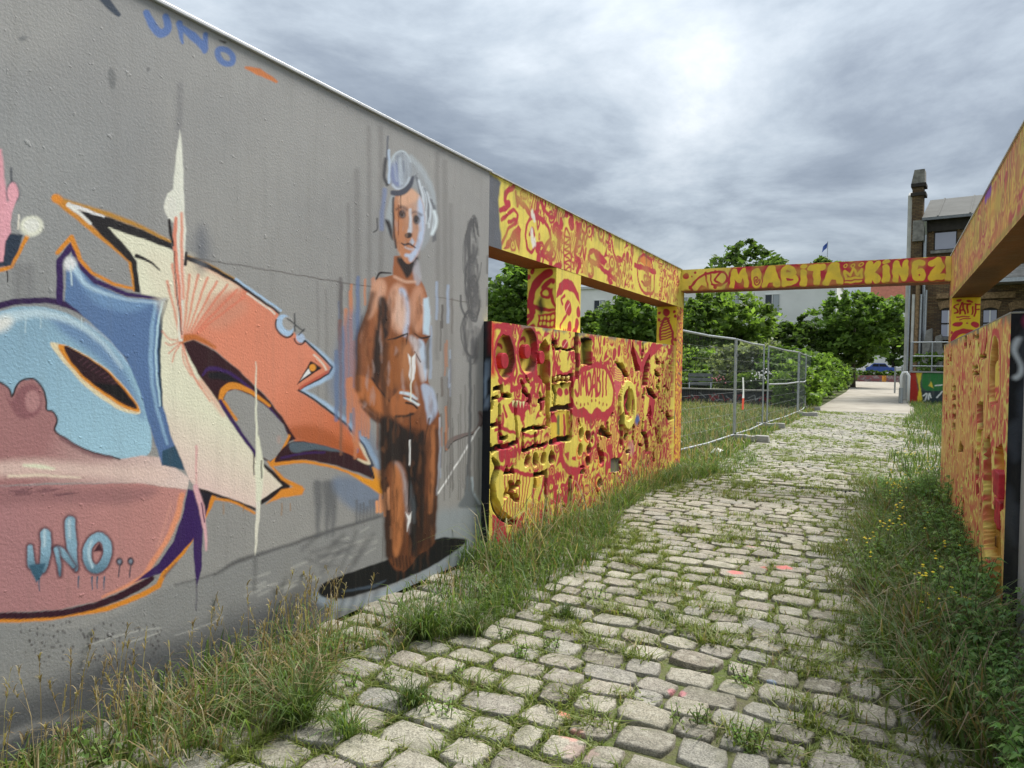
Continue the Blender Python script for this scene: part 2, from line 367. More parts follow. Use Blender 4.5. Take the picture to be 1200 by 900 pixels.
    for i in range(18): x = r.uniform(0, 75); y = 572+r.uniform(0, 9); K([(x, y), (x+r.uniform(8, 24), y-2)], 1.3, (94, 62, 70), 1.6, alpha=.55)
    K([(213, 580), (208, 604), (196, 632), (178, 660), (164, 678), (120, 700)], [6, 7, 6, 6, 5, 2], (216, 138, 106), 3)
    K([(200, 590), (192, 620), (184, 640)], 3, (196, 140, 128), 5, alpha=.7)
    K([(0, 727), (50, 725), (127, 713), (167, 697), (186, 686), (192, 672), (214, 647), (240, 604), (251, 581)], 6, OR, 1.8, False)
    K([(-60, 721), (0, 722), (67, 719), (117, 708), (160, 689), (178, 678)], [7, 8, 8, 8, 9, 6], (48, 20, 34), 1.6)
    F_([(220, 573), (248, 577), (241, 605), (225, 633), (206, 655), (188, 672), (158, 682), (186, 660), (203, 635), (215, 600)], PU, 1.6)
    F_([(234, 574), (249, 578), (240, 602), (234, 590)], (26, 24, 36), 1.6)
    F_([(225, 610), (238, 600), (237, 640), (236, 668), (231, 687), (228, 668)], (50, 26, 84), 1.4); K([(230.5, 680), (230, 715)], 1.6, (70, 66, 82), 1.6, alpha=.7)
    K([(206, 660), (192, 676)], 3, (64, 66, 78), 3, alpha=.6)
    # --- blue arm
    F_([(76, 352), (78, 312), (84, 298), (96, 318), (115, 335), (150, 349), (184, 352), (197, 348), (190, 375), (187, 420), (191, 470), (201, 512), (217, 550), (190, 545), (174, 495), (163, 455), (148, 420), (125, 395), (100, 372)], BL, 1.5, grad=((90, 320), (180, 520), (78, 104, 146)))
    F_([(86, 315), (110, 338), (150, 352), (176, 356), (150, 366), (110, 354)], (108, 140, 176), 10, True, .8)
    K([(182, 356), (178, 390), (177, 430), (182, 470), (196, 520)], [3, 5, 5, 4, 3], (128, 160, 188), 3.5); K([(190, 354), (184, 390), (183, 430), (188, 475)], 2.5, (166, 196, 208), 1.6)
    K([(197, 349), (190, 376), (187, 420), (190, 476)], [5, 5, 4, 2], (34, 56, 74), 1.4)
    F_([(190, 528), (207, 522), (218, 551), (190, 545)], (44, 72, 92), 1.5)
    K([(70, 352), (70, 306), (84, 288), (92, 310), (112, 330), (150, 345), (186, 350)], [8, 8, 7, 6, 6, 5, 3], (48, 26, 78), 1.5, False)
    K([(67, 296), (84, 278), (94, 304), (107, 319), (131, 332), (158, 339)], [5, 6, 5, 4, 4, 3], OR, 1.6, False)
    K([(86, 311), (102, 334), (140, 349), (184, 355)], [9, 5, 3, 2], (168, 194, 214), 5, alpha=.9); F_(ell(82, 309, 7, 8), (216, 224, 224), 7); K([(83, 312), (84, 334)], 1.6, (190, 208, 218), 1.6)
    # --- cream letter
    cream = [(124, 265), (162, 276), (199, 291), (205, 298), (217, 300), (217, 400), (229, 430), (258, 473), (290, 519), (308, 545), (333, 570), (308, 586), (303, 598), (296, 594), (260, 581), (233, 574), (224, 565), (217, 550), (201, 512), (191, 475), (188, 420), (191, 375), (198, 349), (166, 345), (163, 335), (160, 306), (140, 284)]
    F_(cream, (224, 209, 186), 1.5, grad=((270, 500), (228, 572), (222, 184, 178)))
    F_([(170, 300), (200, 300), (212, 340), (210, 400), (198, 430), (192, 380)], (228, 204, 182), 16, True, .6)
    K([(66, 233), (84, 240), (120, 249), (160, 264), (199, 283)], [8, 8, 6, 5, 4], (172, 124, 48), 4); K([(64, 231), (78, 243), (106, 267), (140, 295), (153, 305), (158, 340)], [7, 8, 6, 5, 6, 4], (190, 126, 46), 1.8, False)
    F_(ell(67, 233, 7, 5, 30), (208, 130, 44), 3)
    F_([(94, 247), (132, 256), (170, 271), (201, 285), (203, 293), (165, 279), (126, 266), (147, 288), (160, 306), (164, 343), (158, 342), (154, 308), (118, 275)], (26, 24, 27), 1.5)
    K([(80, 240), (100, 246), (122, 254)], [5, 4, 2], (232, 228, 218), 1.5); K([(80, 240), (95, 252), (106, 262)], [5, 4, 3], (226, 216, 204), 1.5)
    K([(160, 300), (176, 307), (187, 316)], [5, 3, 1.5], (24, 22, 25), 1.3)
    # salmon
    sal = [(217, 302), (243, 313), (272, 329), (301, 349), (327, 368), (324, 378), (328, 391), (337, 395), (345, 389), (350, 400), (357, 401), (371, 413), (388, 430), (385, 437), (349, 457), (373, 473), (402, 496), (425, 522), (436, 546), (425, 541), (402, 531), (373, 522), (345, 517), (341, 508), (330, 488), (310, 462), (281, 435), (252, 410), (226, 397), (214, 400), (213, 350)]
    F_(sal, (205, 127, 101), 1.5, grad=((330, 440), (420, 540), (176, 90, 44)))
    F_([(216, 302), (243, 314), (280, 336), (262, 345), (236, 372), (216, 396), (204, 372)], (226, 200, 176), 16, True, .95)
    F_([(240, 350), (275, 345), (290, 362), (262, 385), (244, 380)], (190, 134, 112), 16, True, .6)
    F_([(342, 500), (372, 500), (400, 515), (430, 540), (400, 530), (345, 515)], (150, 76, 38), 12, True, .7)
    for x, y in ((196, 330), (202, 310), (208, 300), (214, 296), (222, 322), (232, 322), (243, 326), (254, 330), (266, 334), (278, 340), (286, 348)):
        K([(214+(x-214)*.15, 396), (214+(x-214)*.6, 396+(y-396)*.55), (x, y)], [2.2, 2.6, 3.2], (205, 116, 92), 1.8, alpha=.75)
    for x, y in ((190, 388), (194, 402), (198, 414), (202, 424), (224, 440), (236, 455), (246, 470)):
        K([(213, 399), ((213+x)/2-3, (399+y)/2+4), (x, y)], 1.8, (205, 120, 98), 1.6, alpha=.7)
    K([(236, 448), (250, 468), (262, 486)], [8, 6, 3], (212, 138, 116), 8, alpha=.6)
    # maroon swoosh with a grey hole
    K([(213, 398), (228, 395), (252, 407)], [9, 7, 3], (176, 100, 50), 4)
    F_([(214, 402), (226, 398), (252, 411), (281, 435), (310, 463), (330, 488), (347, 515), (340, 517), (318, 543), (300, 534), (275, 500), (255, 470), (232, 438)], (46, 18, 26), 1.5)
    K([(238, 440), (246, 432), (268, 437), (296, 458), (322, 486), (338, 512)], [2, 5, 4, 3, 3, 3], (54, 28, 84), 2); K([(248, 440), (262, 441), (284, 452)], [8, 9, 3], (20, 18, 26), 3)
    hole = [(262, 467), (266, 459), (275, 456), (295, 464), (315, 479), (332, 498), (338, 510), (326, 534), (316, 541), (298, 528), (275, 494)]
    K([(258, 470), (262, 458), (273, 452), (295, 460), (316, 476)], [4, 8, 8, 5, 3], OR, 1.6); K([(338, 511), (327, 534), (318, 544)], 5, OR, 1.6, False)
    F_(hole, GREY, 1.5); K([(258, 470), (276, 499), (298, 530), (303, 542)], 4.5, (48, 24, 80), 1.5); K([(262, 470), (277, 492)], 3, OR, 1.5)
    F_(ell(327, 515, 2.5, 5), (170, 140, 130), 3, alpha=.5)
    # tail
    F_([(339, 519), (371, 520), (408, 532), (436, 546), (438, 561), (420, 554), (383, 543), (351, 539), (322, 542)], (46, 20, 28), 1.5, True)
    F_([(341, 519), (371, 520), (402, 530), (372, 527), (344, 530)], (78, 90, 100), 2, True); K([(330, 537), (350, 532), (380, 530)], 2.5, (52, 26, 78), 2)
    K([(318, 545), (351, 541), (385, 546), (420, 558), (440, 572)], [4, 4, 3, 3, 4], OR, 1.5)
    F_([(408, 554), (437, 563), (435, 546), (454, 554), (462, 560), (456, 566), (447, 581), (436, 573)], (208, 138, 36), 2)
    K([(434, 545), (438, 560)], 3, DK)
    K([(412, 506), (428, 530), (433, 543), (420, 538)], [2, 5, 4, 2], (232, 196, 168), 2)
    # outlines of the salmon part
    blue = (158, 184, 222)
    K([(217, 299), (246, 311), (274, 327)], 3, (166, 122, 50), 2); K([(216, 301), (243, 312), (272, 328), (301, 348), (327, 367)], [5, 5, 4, 3, 2], DK, 1.3)
    K([(276, 327), (304, 346), (329, 364)], 2.5, blue, 1.3); K([(290, 344), (310, 358), (322, 368)], 2, (232, 206, 192), 1.5)
    K([(356, 398), (373, 410), (392, 430), (387, 441), (354, 458), (378, 471), (406, 493), (430, 521), (444, 548)], [2, 4, 7, 6, 4, 5, 6, 7, 4], blue, 4, False, .9)
    K([(352, 401), (358, 400), (371, 411), (389, 430), (385, 438), (350, 457), (374, 472), (403, 495), (426, 521), (437, 546)], 2.4, DK, 1.2, False)
    F_(ell(334, 381, 10, 13, -20), blue, 1.5); F_(ell(338, 379, 7, 8.5, -20), (150, 148, 146), 1.6); K(ell(334, 382, 10.5, 13.5, -20, 16, 60, 230), 1.8, DK, 1.2)
    F_(ell(352, 396, 5, 6, -20), (160, 176, 200), 1.5); K(ell(351, 397, 6, 7, -20, 12, 40, 200), 1.6, DK, 1.2)
    for x0, y0, x1, y1 in ((337, 373, 356, 388), (345, 368, 346, 388), (350, 392, 357, 386)): K([(x0, y0), (x1, y1)], 1.6, (60, 62, 64), 1.4)
    F_([(348, 451), (364, 423), (377, 431)], DK, 1.4); F_([(352, 446), (361, 432), (364, 437)], (214, 214, 216), 1.2); F_(ell(366, 431, 4, 4), (214, 140, 52), 1.5)
    K([(368, 416), (378, 426), (382, 433)], 2.2, (232, 196, 180), 1.4); K([(384, 436), (366, 446), (352, 455)], 3, (176, 84, 66), 2)
    # cream arrow edge + drips
    K([(308, 544), (336, 570), (306, 589)], [3, 7, 5], DK, 1.4, False); K([(314, 541), (331, 561), (352, 572)], [2, 4, 6], OR, 1.6, False)
    F_([(330, 574), (345, 570), (357, 573), (354, 580), (330, 583), (312, 591)], (206, 130, 46), 2)
    K([(232, 573), (262, 583), (298, 596)], 3.4, DK, 1.3); K([(250, 584), (272, 588), (298, 601)], 3, OR, 1.5)
    K([(300, 424), (300, 470), (301, 515)], [1, 2, 3], (226, 212, 192), 1.1); K([(302, 512), (304, 550), (303, 590)], [3, 11, 5], (226, 212, 190), 1.6); K([(303, 590), (301, 620), (299, 650)], [5, 4, 1.4], (220, 208, 194), 1.2)
    K([(297, 532), (298, 556)], 1.4, (60, 52, 50), 1.1); K([(306, 540), (307, 560)], 1.4, DK, 1.1); K([(299, 650), (298, 690)], 5, (96, 97, 98), 5, alpha=.6)
    K([(230, 523), (230, 572)], [3, 2], (206, 164, 160), 1.2); K([(229, 570), (236, 595), (240, 620), (242, 645)], [6, 7, 4, 2], (206, 160, 166), 1.8); K([(236, 590), (240, 612)], 1.6, (74, 40, 70), 1.2)
    for x, l in ((262, 12), (285, 9), (330, 14), (340, 8)): K([(x, 590), (x, 590+l)], 1.3, (150, 104, 44), 1.3, alpha=.6)
    # white spike
    F_(ell(236, 292, 8, 26), (92, 96, 104), 24, alpha=.8); K([(211, 100), (210, 150)], 7, (104, 104, 106), 8, alpha=.5)
    F_([(211, 152), (214, 180), (216, 240), (218, 270), (217, 300), (214, 400), (209, 400), (206, 300), (204, 262), (197, 256), (192, 243), (196, 227), (203, 222), (205, 195), (208, 170)], (224, 214, 198), 1.8)
    F_(ell(200, 243, 7, 13), (206, 204, 194), 5, alpha=.7); K([(206, 256), (205, 290), (210, 340), (213, 396)], [4, 5, 4, 2], (206, 126, 104), 1.8); K([(213, 250), (213, 300), (215, 350)], [3, 4, 3], (214, 144, 122), 2.5)
    K([(198, 258), (200, 272), (203, 288)], [3, 4, 2], DK, 1.2); K([(204, 295), (206, 330), (213, 392)], 1.2, DK, 1.1); K([(218, 296), (217, 310)], [3, 4], (40, 36, 38), 1.3)
    # --- small tag UNO..
    halo = (72, 42, 52); lt, tl = (126, 160, 180), (52, 86, 106)
    def letter(pts, w, **k):
        K(pts, np.asarray(w)+5, halo, 4, alpha=.8, **k); K(pts, w, lt, 1.6, grad=((0, 645), (0, 680), tl), **k)
    letter([(35, 641), (37, 662)], [6, 9]); letter([(53, 626), (54, 645), (50, 668)], [12, 12, 8]); F_([(34, 662), (53, 660), (49, 674), (43, 683), (37, 672)], tl, 2)
    letter([(82, 611), (84, 640), (89, 668)], [12, 12, 4]); letter([(66, 643), (72, 646), (86, 664)], [6, 8, 4]); letter([(66, 644), (69, 660), (70, 674)], [5, 5, 2])
    letter(ell(114, 648, 12, 19, 8, 18), 10, closed=True, smooth=False); K([(107, 634), (104, 650), (108, 664)], 3, (166, 190, 202), 2.5); K([(52, 622), (52, 640)], 3, (170, 192, 204), 3); K([(81, 610), (82, 630)], 3, (170, 192, 204), 3)
    F_([(110, 646), (116, 636), (121, 646)], (60, 30, 40), 1.6)
    for x in (46, 92, 108, 114, 122): K([(x, 676), (x, 688+(x % 7))], [2, 1], tl, 1.2)
    for x in (140, 153): F_(ell(x, 658, 4, 5), (58, 46, 56), 2); F_(ell(x, 658, 2, 2.5), (120, 130, 146), 1.6); K([(x, 662), (x-1, 676)], 1.6, (70, 66, 76), 1.3)
    # --- upper tag
    bt = (84, 110, 160)
    K([(119, -4), (130, 8), (139, 17)], [10, 9, 5], (52, 62, 76), 1.6)
    K([(172, 15), (179, 30), (189, 39), (197, 33), (194, 20)], [8, 10, 11, 9, 8], bt, 2); K([(210, 28), (214, 50)], [8, 3], bt, 1.8); K([(211, 31), (226, 42), (240, 57)], [5, 10, 8], bt, 2); K([(240, 60), (241, 41)], 6, bt, 2)
    K(ell(264, 66, 11, 7, 42, 16), 7, bt, 2, closed=True, smooth=False); K([(288, 79), (303, 84), (324, 96)], [3, 8, 3], (188, 112, 62), 1.8)
    F_(ell(131, 92, 4.5, 13, -4), (112, 113, 113), 3); F_(ell(27, 45, 5, 3), (112, 113, 113), 3); F_(ell(174, 81, 2, 3), (110, 110, 110), 1.5); F_([(256, 46), (266, 49), (264, 51), (258, 48)], (60, 52, 44), 1.4)
    K([(225, 302), (300, 314), (400, 331), (500, 346)], 1.1, (84, 80, 78), 1.0, False); K([(510, 348), (560, 356)], 1.0, (100, 96, 92), 1, False)
    # --- the sprayed boy
    sk, lb = (142, 86, 54), (164, 184, 214)
    for i in range(34):
        x = r.uniform(392, 452); y = r.uniform(325, 440); K([(x, y), (x, y+r.uniform(20, 110))], r.uniform(1.5, 5), [(188, 116, 72), (92, 110, 146), (120, 84, 66), (186, 120, 84), (96, 92, 92)][i % 5], 2, alpha=.75)
    F_([(396, 400), (410, 365), (424, 372), (420, 450), (432, 500), (447, 540), (446, 560), (424, 520), (398, 486), (386, 450)], (92, 110, 140), 16, True, .55)
    for i in range(12): x = 408+i*3.4; K([(x, 440+r.uniform(0, 20)), (x, 480+r.uniform(-10, 45))], [5, 3], (190, 118, 76), 1.8, alpha=.75)
    for i in range(22):
        x = r.uniform(503, 530); y = r.uniform(330, 520); K([(x, y), (x, y+r.uniform(20, 70))], r.uniform(1, 3.6), [(60, 54, 52), (150, 164, 188), (176, 112, 72), (96, 88, 84)][i % 4], 1.6, alpha=.75)
    body = [(462, 300), (460, 322), (441, 327), (436, 343), (428, 370), (419, 392), (418, 433), (417, 458), (425, 472), (443, 488), (447, 500), (447, 567), (451, 604), (453, 650), (461, 662), (473, 671), (484, 660), (490, 650), (500, 645), (509, 636), (511, 604), (514, 562), (516, 509), (515, 487), (510, 465), (502, 447), (499, 420), (499, 403), (504, 393), (505, 367), (500, 343), (493, 328), (486, 318), (488, 300)]
    F_(body, sk, 1.6, grad=((470, 340), (470, 650), (88, 50, 30)))
    F_([(438, 332), (450, 328), (452, 345), (440, 365), (432, 372)], (196, 148, 122), 7, True, .9)
    F_(ell(468, 362, 13, 30, -4), (192, 146, 122), 9, alpha=.95); F_([(468, 340), (476, 342), (480, 367), (478, 390), (472, 393), (474, 366)], lb, 5, True, .85)
    F_(ell(490, 362, 9, 28), (188, 138, 112), 8, alpha=.85); F_([(496, 350), (502, 348), (505, 372), (503, 393), (496, 391)], (176, 196, 226), 2.5)
    K([(448, 352), (450, 372), (446, 400), (442, 430), (441, 450)], [9, 16, 16, 11, 6], (32, 26, 26), 6, alpha=.95); K([(431, 380), (428, 400), (434, 430)], 5, (96, 56, 34), 5, alpha=.7)
    F_([(452, 398), (474, 396), (476, 425), (470, 450), (452, 455), (448, 430)], (140, 84, 46), 8, True, .9)
    F_([(479, 395), (490, 398), (496, 410), (499, 440), (494, 446), (488, 420)], (190, 182, 184), 6, True, .9); F_([(490, 398), (498, 404), (500, 430), (499, 446), (494, 425)], (172, 190, 218), 3, True, .9)
    K([(454, 398), (464, 396), (477, 391)], [1, 2.4, 2], DK, 1.2); K([(486, 391), (494, 396), (503, 394)], [1, 2.2, 2], DK, 1.2); K([(477, 392), (476, 404)], 1.4, DK, 1.2); K([(486, 412), (493, 424)], 1.5, (70, 50, 44), 1.4)
    F_([(466, 302), (472, 318), (477, 326), (485, 316), (489, 300)], (36, 28, 28), 4, True); F_([(484, 318), (489, 304), (494, 326), (488, 334)], (160, 158, 166), 3, True, .8); K([(441, 327), (446, 320), (458, 320)], [2, 2.4, 1.4], DK, 1.2)
    K([(462, 324), (474, 330), (486, 330)], 3, (204, 164, 142), 4, alpha=.8)
    # arm and hand
    F_([(418, 440), (436, 446), (448, 462), (460, 474), (462, 490), (444, 488), (426, 473), (417, 458)], (164, 98, 56), 3, True); K([(436, 443), (446, 458), (458, 472)], 2, DK, 1.8); F_([(424, 476), (446, 490), (466, 494), (450, 498), (436, 492)], (72, 42, 28), 4, True, .9)
    F_([(456, 474), (462, 462), (470, 456), (484, 460), (490, 468), (490, 478), (484, 484), (474, 488), (462, 490)], (156, 94, 56), 2, True)
    K([(469, 460), (479, 462), (488, 467)], [3, 4, 3], (186, 200, 220), 1.6); K([(474, 466), (482, 469), (490, 474)], [2, 4, 3], (196, 206, 222), 1.6); K([(472, 464), (481, 467), (489, 471)], 1.4, DK, 1.1); K([(476, 472), (484, 474), (489, 478)], 2.4, (26, 22, 22), 1.4); K([(464, 488), (474, 488), (484, 485)], 3, (44, 28, 22), 2.5)
    # hips, legs
    F_([(494, 452), (506, 454), (513, 476), (510, 488), (502, 497), (500, 484)], (162, 176, 198), 4, True, .9); K([(503, 490), (500, 505), (498, 520)], 1.8, (60, 36, 26), 1.6)
    F_([(447, 492), (462, 494), (476, 500), (490, 502), (498, 508), (495, 540), (491, 580), (489, 630), (486, 645), (480, 640), (481, 600), (478, 560), (466, 540), (449, 548)], (26, 22, 24), 5, True, .95)
    F_([(470, 498), (486, 490), (494, 500), (488, 508)], (120, 68, 36), 6, True, .8); F_(ell(491, 555, 3, 9), (112, 64, 40), 4, alpha=.8)
    F_([(453, 548), (464, 541), (474, 552), (478, 575), (478, 640), (470, 668), (456, 655), (452, 600)], (112, 64, 36), 3, True); F_([(462, 541), (471, 548), (478, 570), (482, 600), (480, 625), (474, 590), (470, 560)], (160, 150, 152), 7, True, .8)
    K([(480, 565), (484, 590), (485, 612)], [2, 6, 3], (126, 140, 152), 4, alpha=.8); K([(515, 490), (515, 530), (512, 580)], 1.8, (178, 182, 192), 1.6, alpha=.9); F_([(452, 590), (458, 600), (458, 650), (453, 648)], (60, 34, 22), 5, True, .8); F_([(494, 610), (508, 600), (508, 634), (496, 642)], (78, 42, 22), 6, True, .8)
    K([(448, 566), (452, 560)], 3, DK); F_(ell(450, 568, 5, 7), (70, 40, 26), 3, alpha=.9)
    for x, y0, y1 in ((442, 588, 600), (446, 580, 600), (451, 578, 604), (455, 572, 596), (449, 586, 598), (458, 618, 630)): K([(x, y0), (x, y1)], 3.4, (216, 146, 104), 1.4)
    for i in range(6): K([(460+i*4, 652), (461+i*4, 668-abs(i-3)*2)], 1.4, (40, 24, 18), 1.4)
    # dark modelling along the contours
    for pts, w_ in (([(437, 345), (430, 370), (420, 394), (419, 430), (419, 456)], 7), ([(424, 470), (442, 486), (462, 491)], 6), ([(448, 500), (449, 560), (453, 604), (455, 650)], 9), ([(512, 505), (511, 560), (508, 606), (505, 636)], 6), ([(497, 520), (494, 570), (495, 630)], 8), ([(452, 404), (450, 440), (452, 470), (455, 495)], 9), ([(502, 398), (500, 430)], 4)):
        K(pts, w_, (44, 30, 24), 7, alpha=.7)
    F_([(455, 610), (476, 612), (474, 664), (458, 656)], (52, 34, 26), 12, True, .6); F_([(496, 590), (510, 586), (507, 636), (496, 642)], (46, 30, 24), 9, True, .6)
    F_([(477, 556), (486, 540), (498, 530), (497, 580), (494, 644), (480, 648), (480, 600)], (20, 17, 18), 4, True, .75); F_([(446, 496), (470, 500), (492, 506), (486, 545), (466, 538), (448, 550)], (24, 19, 19), 8, True, .55)
    F_([(462, 546), (470, 556), (473, 590), (470, 640), (462, 650), (459, 600)], (176, 112, 68), 6, True, .85)
    K([(507, 500), (507, 545), (504, 600)], [5, 6, 4], (160, 100, 60), 4, alpha=.9); K([(462, 560), (461, 600), (464, 640)], [4, 6, 3], (138, 84, 50), 6, alpha=.7)
    F_([(466, 345), (474, 350), (477, 376), (470, 386), (463, 372)], (206, 176, 160), 8, True, .7); F_([(470, 408), (482, 404), (488, 430), (484, 452), (472, 440)], (176, 122, 84), 9, True, .6)
    # loose dry brush marks over the figure
    bp = np.array(body, float)
    for i in range(420):
        x, y = r.uniform(418, 516), r.uniform(335, 660)
        if not cv.inside(np.array([[x, y]]), bp)[0]: continue
        l = r.uniform(6, 26); dk_ = .72 if y > 500 else 1.0; c_ = tuple(v_*dk_ for v_ in [(84, 50, 32), (166, 108, 70), (52, 36, 30), (140, 86, 52), (112, 66, 38), (168, 150, 146) if y < 470 else (100, 58, 34)][i % 6])
        K([(x, y), (x+r.uniform(-1, 1), y+l*.5), (x+r.uniform(-1.5, 1.5), y+l)], [.6, r.uniform(1.5, 5), .8], c_, 2.6, alpha=r.uniform(.15, .42))
    for i in range(40): x = r.uniform(446, 512); y = r.uniform(470, 640); K([(x, y), (x, y+r.uniform(10, 40))], r.uniform(.6, 1.2), (36, 26, 22), 1.2, alpha=.45)
    # feather, arrow, bow
    F_([(478, 414), (482, 420), (487, 414), (487, 430), (485, 444), (482, 449), (479, 440), (480, 428)], (234, 226, 212), 1.4); K([(482, 418), (482, 446)], 1, (150, 120, 90), 1)
    K([(482, 448), (481, 470)], 1.6, (226, 214, 196), 1.1); K([(481, 484), (480, 520)], 1.4, DK, 1.1); K([(480.5, 516), (480, 546)], 1.7, (222, 222, 222), 1.1); K([(480, 546), (479, 600)], 1.8, (18, 16, 16), 1.1); F_([(475, 600), (479, 605), (482, 600), (481, 612), (477, 623), (478, 610)], (236, 232, 222), 1.2)
    K([(524, 524), (529, 516), (540, 511), (556, 507), (563, 496), (563, 484)], [4, 6, 5, 4, 5, 6], (112, 98, 96), 1.6); K([(525, 526), (531, 518), (542, 513), (557, 508)], 1.2, (44, 40, 40), 1.1); K([(562, 484), (566, 492), (563, 500)], 1.5, (70, 54, 50), 1.2)
    K([(561.5, 501), (514, 578)], 2.0, (226, 226, 222), 1.1)
    # head
    F_([(482, 188), (494, 198), (505, 214), (511, 235), (512, 258), (507, 272), (500, 286), (493, 292), (497, 262), (496, 238), (489, 222), (478, 214)], (140, 144, 148), 3, True)
    for i in range(20):
        t = r.random(); x = 486+20*t; y = 205+30*t; K([(x, y), (x+5, y+18), (x+3+r.uniform(-2, 3), y+r.uniform(28, 48))], r.uniform(1.2, 3), (188, 196, 204) if i % 2 else (84, 86, 92), 1.8, alpha=.8)
    K([(509, 248), (511, 262), (507, 274)], 4, (196, 206, 216), 3); F_([(452, 262), (455, 240), (461, 224), (465, 240), (463, 262), (461, 278), (455, 272)], (150, 156, 160), 3, True); F_([(451, 258), (457, 260), (461, 276), (459, 280)], (44, 42, 46), 3, True); K([(451, 222), (448, 250), (447, 268)], 5, (112, 124, 156), 3, alpha=.8); K([(442, 256), (442, 268), (438, 272)], 1.6, (60, 60, 62), 1.4)
    face = [(463, 229), (461, 255), (461, 277), (465, 291), (471, 302), (477, 309), (483, 307), (492, 293), (497, 275), (498, 250), (493, 231), (480, 220), (468, 222)]
    F_(face, (172, 116, 82), 1.6, True, grad=((466, 250), (492, 240), (178, 150, 134)))
    F_([(491, 229), (497, 248), (497, 275), (492, 292), (482, 307), (479, 300), (487, 288), (491, 268), (489, 246)], (168, 184, 208), 3, True, .95); F_([(470, 226), (484, 222), (490, 232), (478, 240), (468, 240)], (204, 160, 132), 6, True, .8)
    F_(ell(471, 251, 4.6, 5.4), (62, 46, 44), 3); F_(ell(471.5, 252.5, 2.6, 2.2), (112, 100, 98), 1.6); F_(ell(471, 252, 1.7, 2.0), (24, 20, 22), 1.2); K([(465, 245), (471, 242.5), (477, 246)], 3, (60, 44, 40), 3, alpha=.7)
    F_(ell(488, 257, 4, 5.6), (56, 50, 52), 3); F_(ell(489, 259, 2, 2), (112, 114, 122), 1.5); F_(ell(488.3, 258.5, 1.4, 1.8), (22, 20, 22), 1.2); K([(483, 250), (488, 248.5), (494, 252)], 2.6, (60, 52, 52), 3, alpha=.7)
    K([(481, 246), (481, 260), (480, 272)], [3, 3.4, 5], (184, 190, 200), 2); F_(ell(479, 276, 4.2, 3.4), (40, 32, 34), 1.8); F_([(483, 279), (486, 284), (484, 288), (480, 284)], (170, 176, 190), 2)
    K([(470, 285), (474, 287), (479, 286), (487, 290)], [1.2, 2.4, 2.4, 1.4], (44, 30, 32), 1.2); K([(475, 290), (480, 292), (485, 292)], 2.4, (176, 160, 160), 1.8); K([(476, 299), (482, 300)], 4, (172, 184, 204), 2.5)
    K([(461, 232), (461, 262), (464, 290)], 2.4, (48, 42, 44), 2); K([(469.5, 222), (469.5, 244)], 1, (60, 40, 34), 1); K([(467, 240), (467, 275)], 1, (120, 70, 46), 1)
    for i in range(46):
        x, y = r.uniform(463, 494), r.uniform(228, 302); K([(x, y), (x+r.uniform(-1, 1), y+r.uniform(4, 12))], r.uniform(.8, 2.6), [(120, 78, 56), (206, 160, 130), (150, 150, 160), (96, 66, 54)][i % 4], 2, alpha=.22)
    F_(ell(469, 200, 13, 23, 4), (138, 144, 152), 4); F_([(457, 198), (464, 190), (471, 202), (469, 218), (460, 215)], (112, 122, 158), 8, True, .9); K(ell(469, 200, 13, 23, 4, 16, 150, 330), 1.8, (178, 190, 198), 2.4, smooth=False, alpha=.8); K(ell(469, 201, 12, 21, 4, 12, 20, 130), 2.4, (182, 192, 204), 2.4, smooth=False, alpha=.8)
    for i in range(16): x = r.uniform(460, 480); K([(x, r.uniform(180, 195)), (x+r.uniform(0, 4), r.uniform(198, 218))], r.uniform(1, 3), (172, 182, 190) if i % 2 else (104, 110, 124), 2.4, alpha=.45)
    K([(482, 184), (492, 196), (503, 214), (510, 238)], [5, 7, 6, 3], (158, 166, 172), 5, alpha=.7)
    K([(460, 226), (470, 226), (480, 218), (484, 208)], [6, 7, 6, 3], (66, 70, 82), 2); K([(452, 186), (450, 205), (454, 216)], 4, (62, 62, 66), 2.5); K([(454, 160), (454, 186)], 2, (76, 80, 92), 2); K([(456, 176), (456, 214)], 2.4, (168, 184, 204), 1.6)
    # --- charcoal tree at the end of the wall
    ch = (74, 74, 76)
    for cx_, cy_, rx, ry in ((555, 282, 8, 30), (553, 326, 9, 28), (552, 392, 12, 34), (554, 300, 12, 48), (556, 350, 9, 30)):
        for j in range(5): K(ell(cx_+r.uniform(-1.5, 1.5), cy_, rx*r.uniform(.35, 1), ry*r.uniform(.75, 1.05), r.uniform(-5, 5), 20, r.uniform(0, 90), r.uniform(250, 350)), r.uniform(.8, 2.0), ch, 1.3, False, .8)
    for i in range(46):
        y = r.uniform(268, 418); w = 7 if y < 345 else 11; x = 553+r.uniform(-w, w)*.8; K([(x, y-9), (x+r.uniform(-2, 2), y+9)], r.uniform(1.5, 4.5), (84, 84, 86), 3, alpha=.6)
    K([(540, 346), (541, 362), (546, 372)], 2, ch, 1.4); K([(555, 254), (555, 272)], 1.4, ch, 1.2)
    K([(551, 418), (551, 470), (550, 530), (548, 575)], [3, 3.4, 4, 7], (86, 88, 90), 1.8); F_([(546, 560), (552, 560), (556, 580), (564, 594), (538, 594), (544, 580)], (100, 106, 110), 4, True); K([(553, 560), (556, 578), (562, 590)], 2, (164, 176, 184), 2)
    for i in range(16): x = r.uniform(518, 570); K([(x, r.uniform(450, 560)), (x, r.uniform(565, 592))], 1.3, (98, 96, 94), 1.3, alpha=.7)
    for i in range(7): K([(568+r.uniform(-2, 2), 580+i*10), (570+r.uniform(-2, 2), 588+i*10)], 2, (150, 84, 92) if i % 2 else (150, 156, 166), 1.4, alpha=.8)
    for i in range(9): K([(571.5, 300+i*38), (571, 320+i*38)], 2.6, (78, 76, 76), 2, alpha=.6)
    F_([(574, 200), (590, 214), (590, 300), (573, 290), (578, 240)], (88, 91, 98), 3)

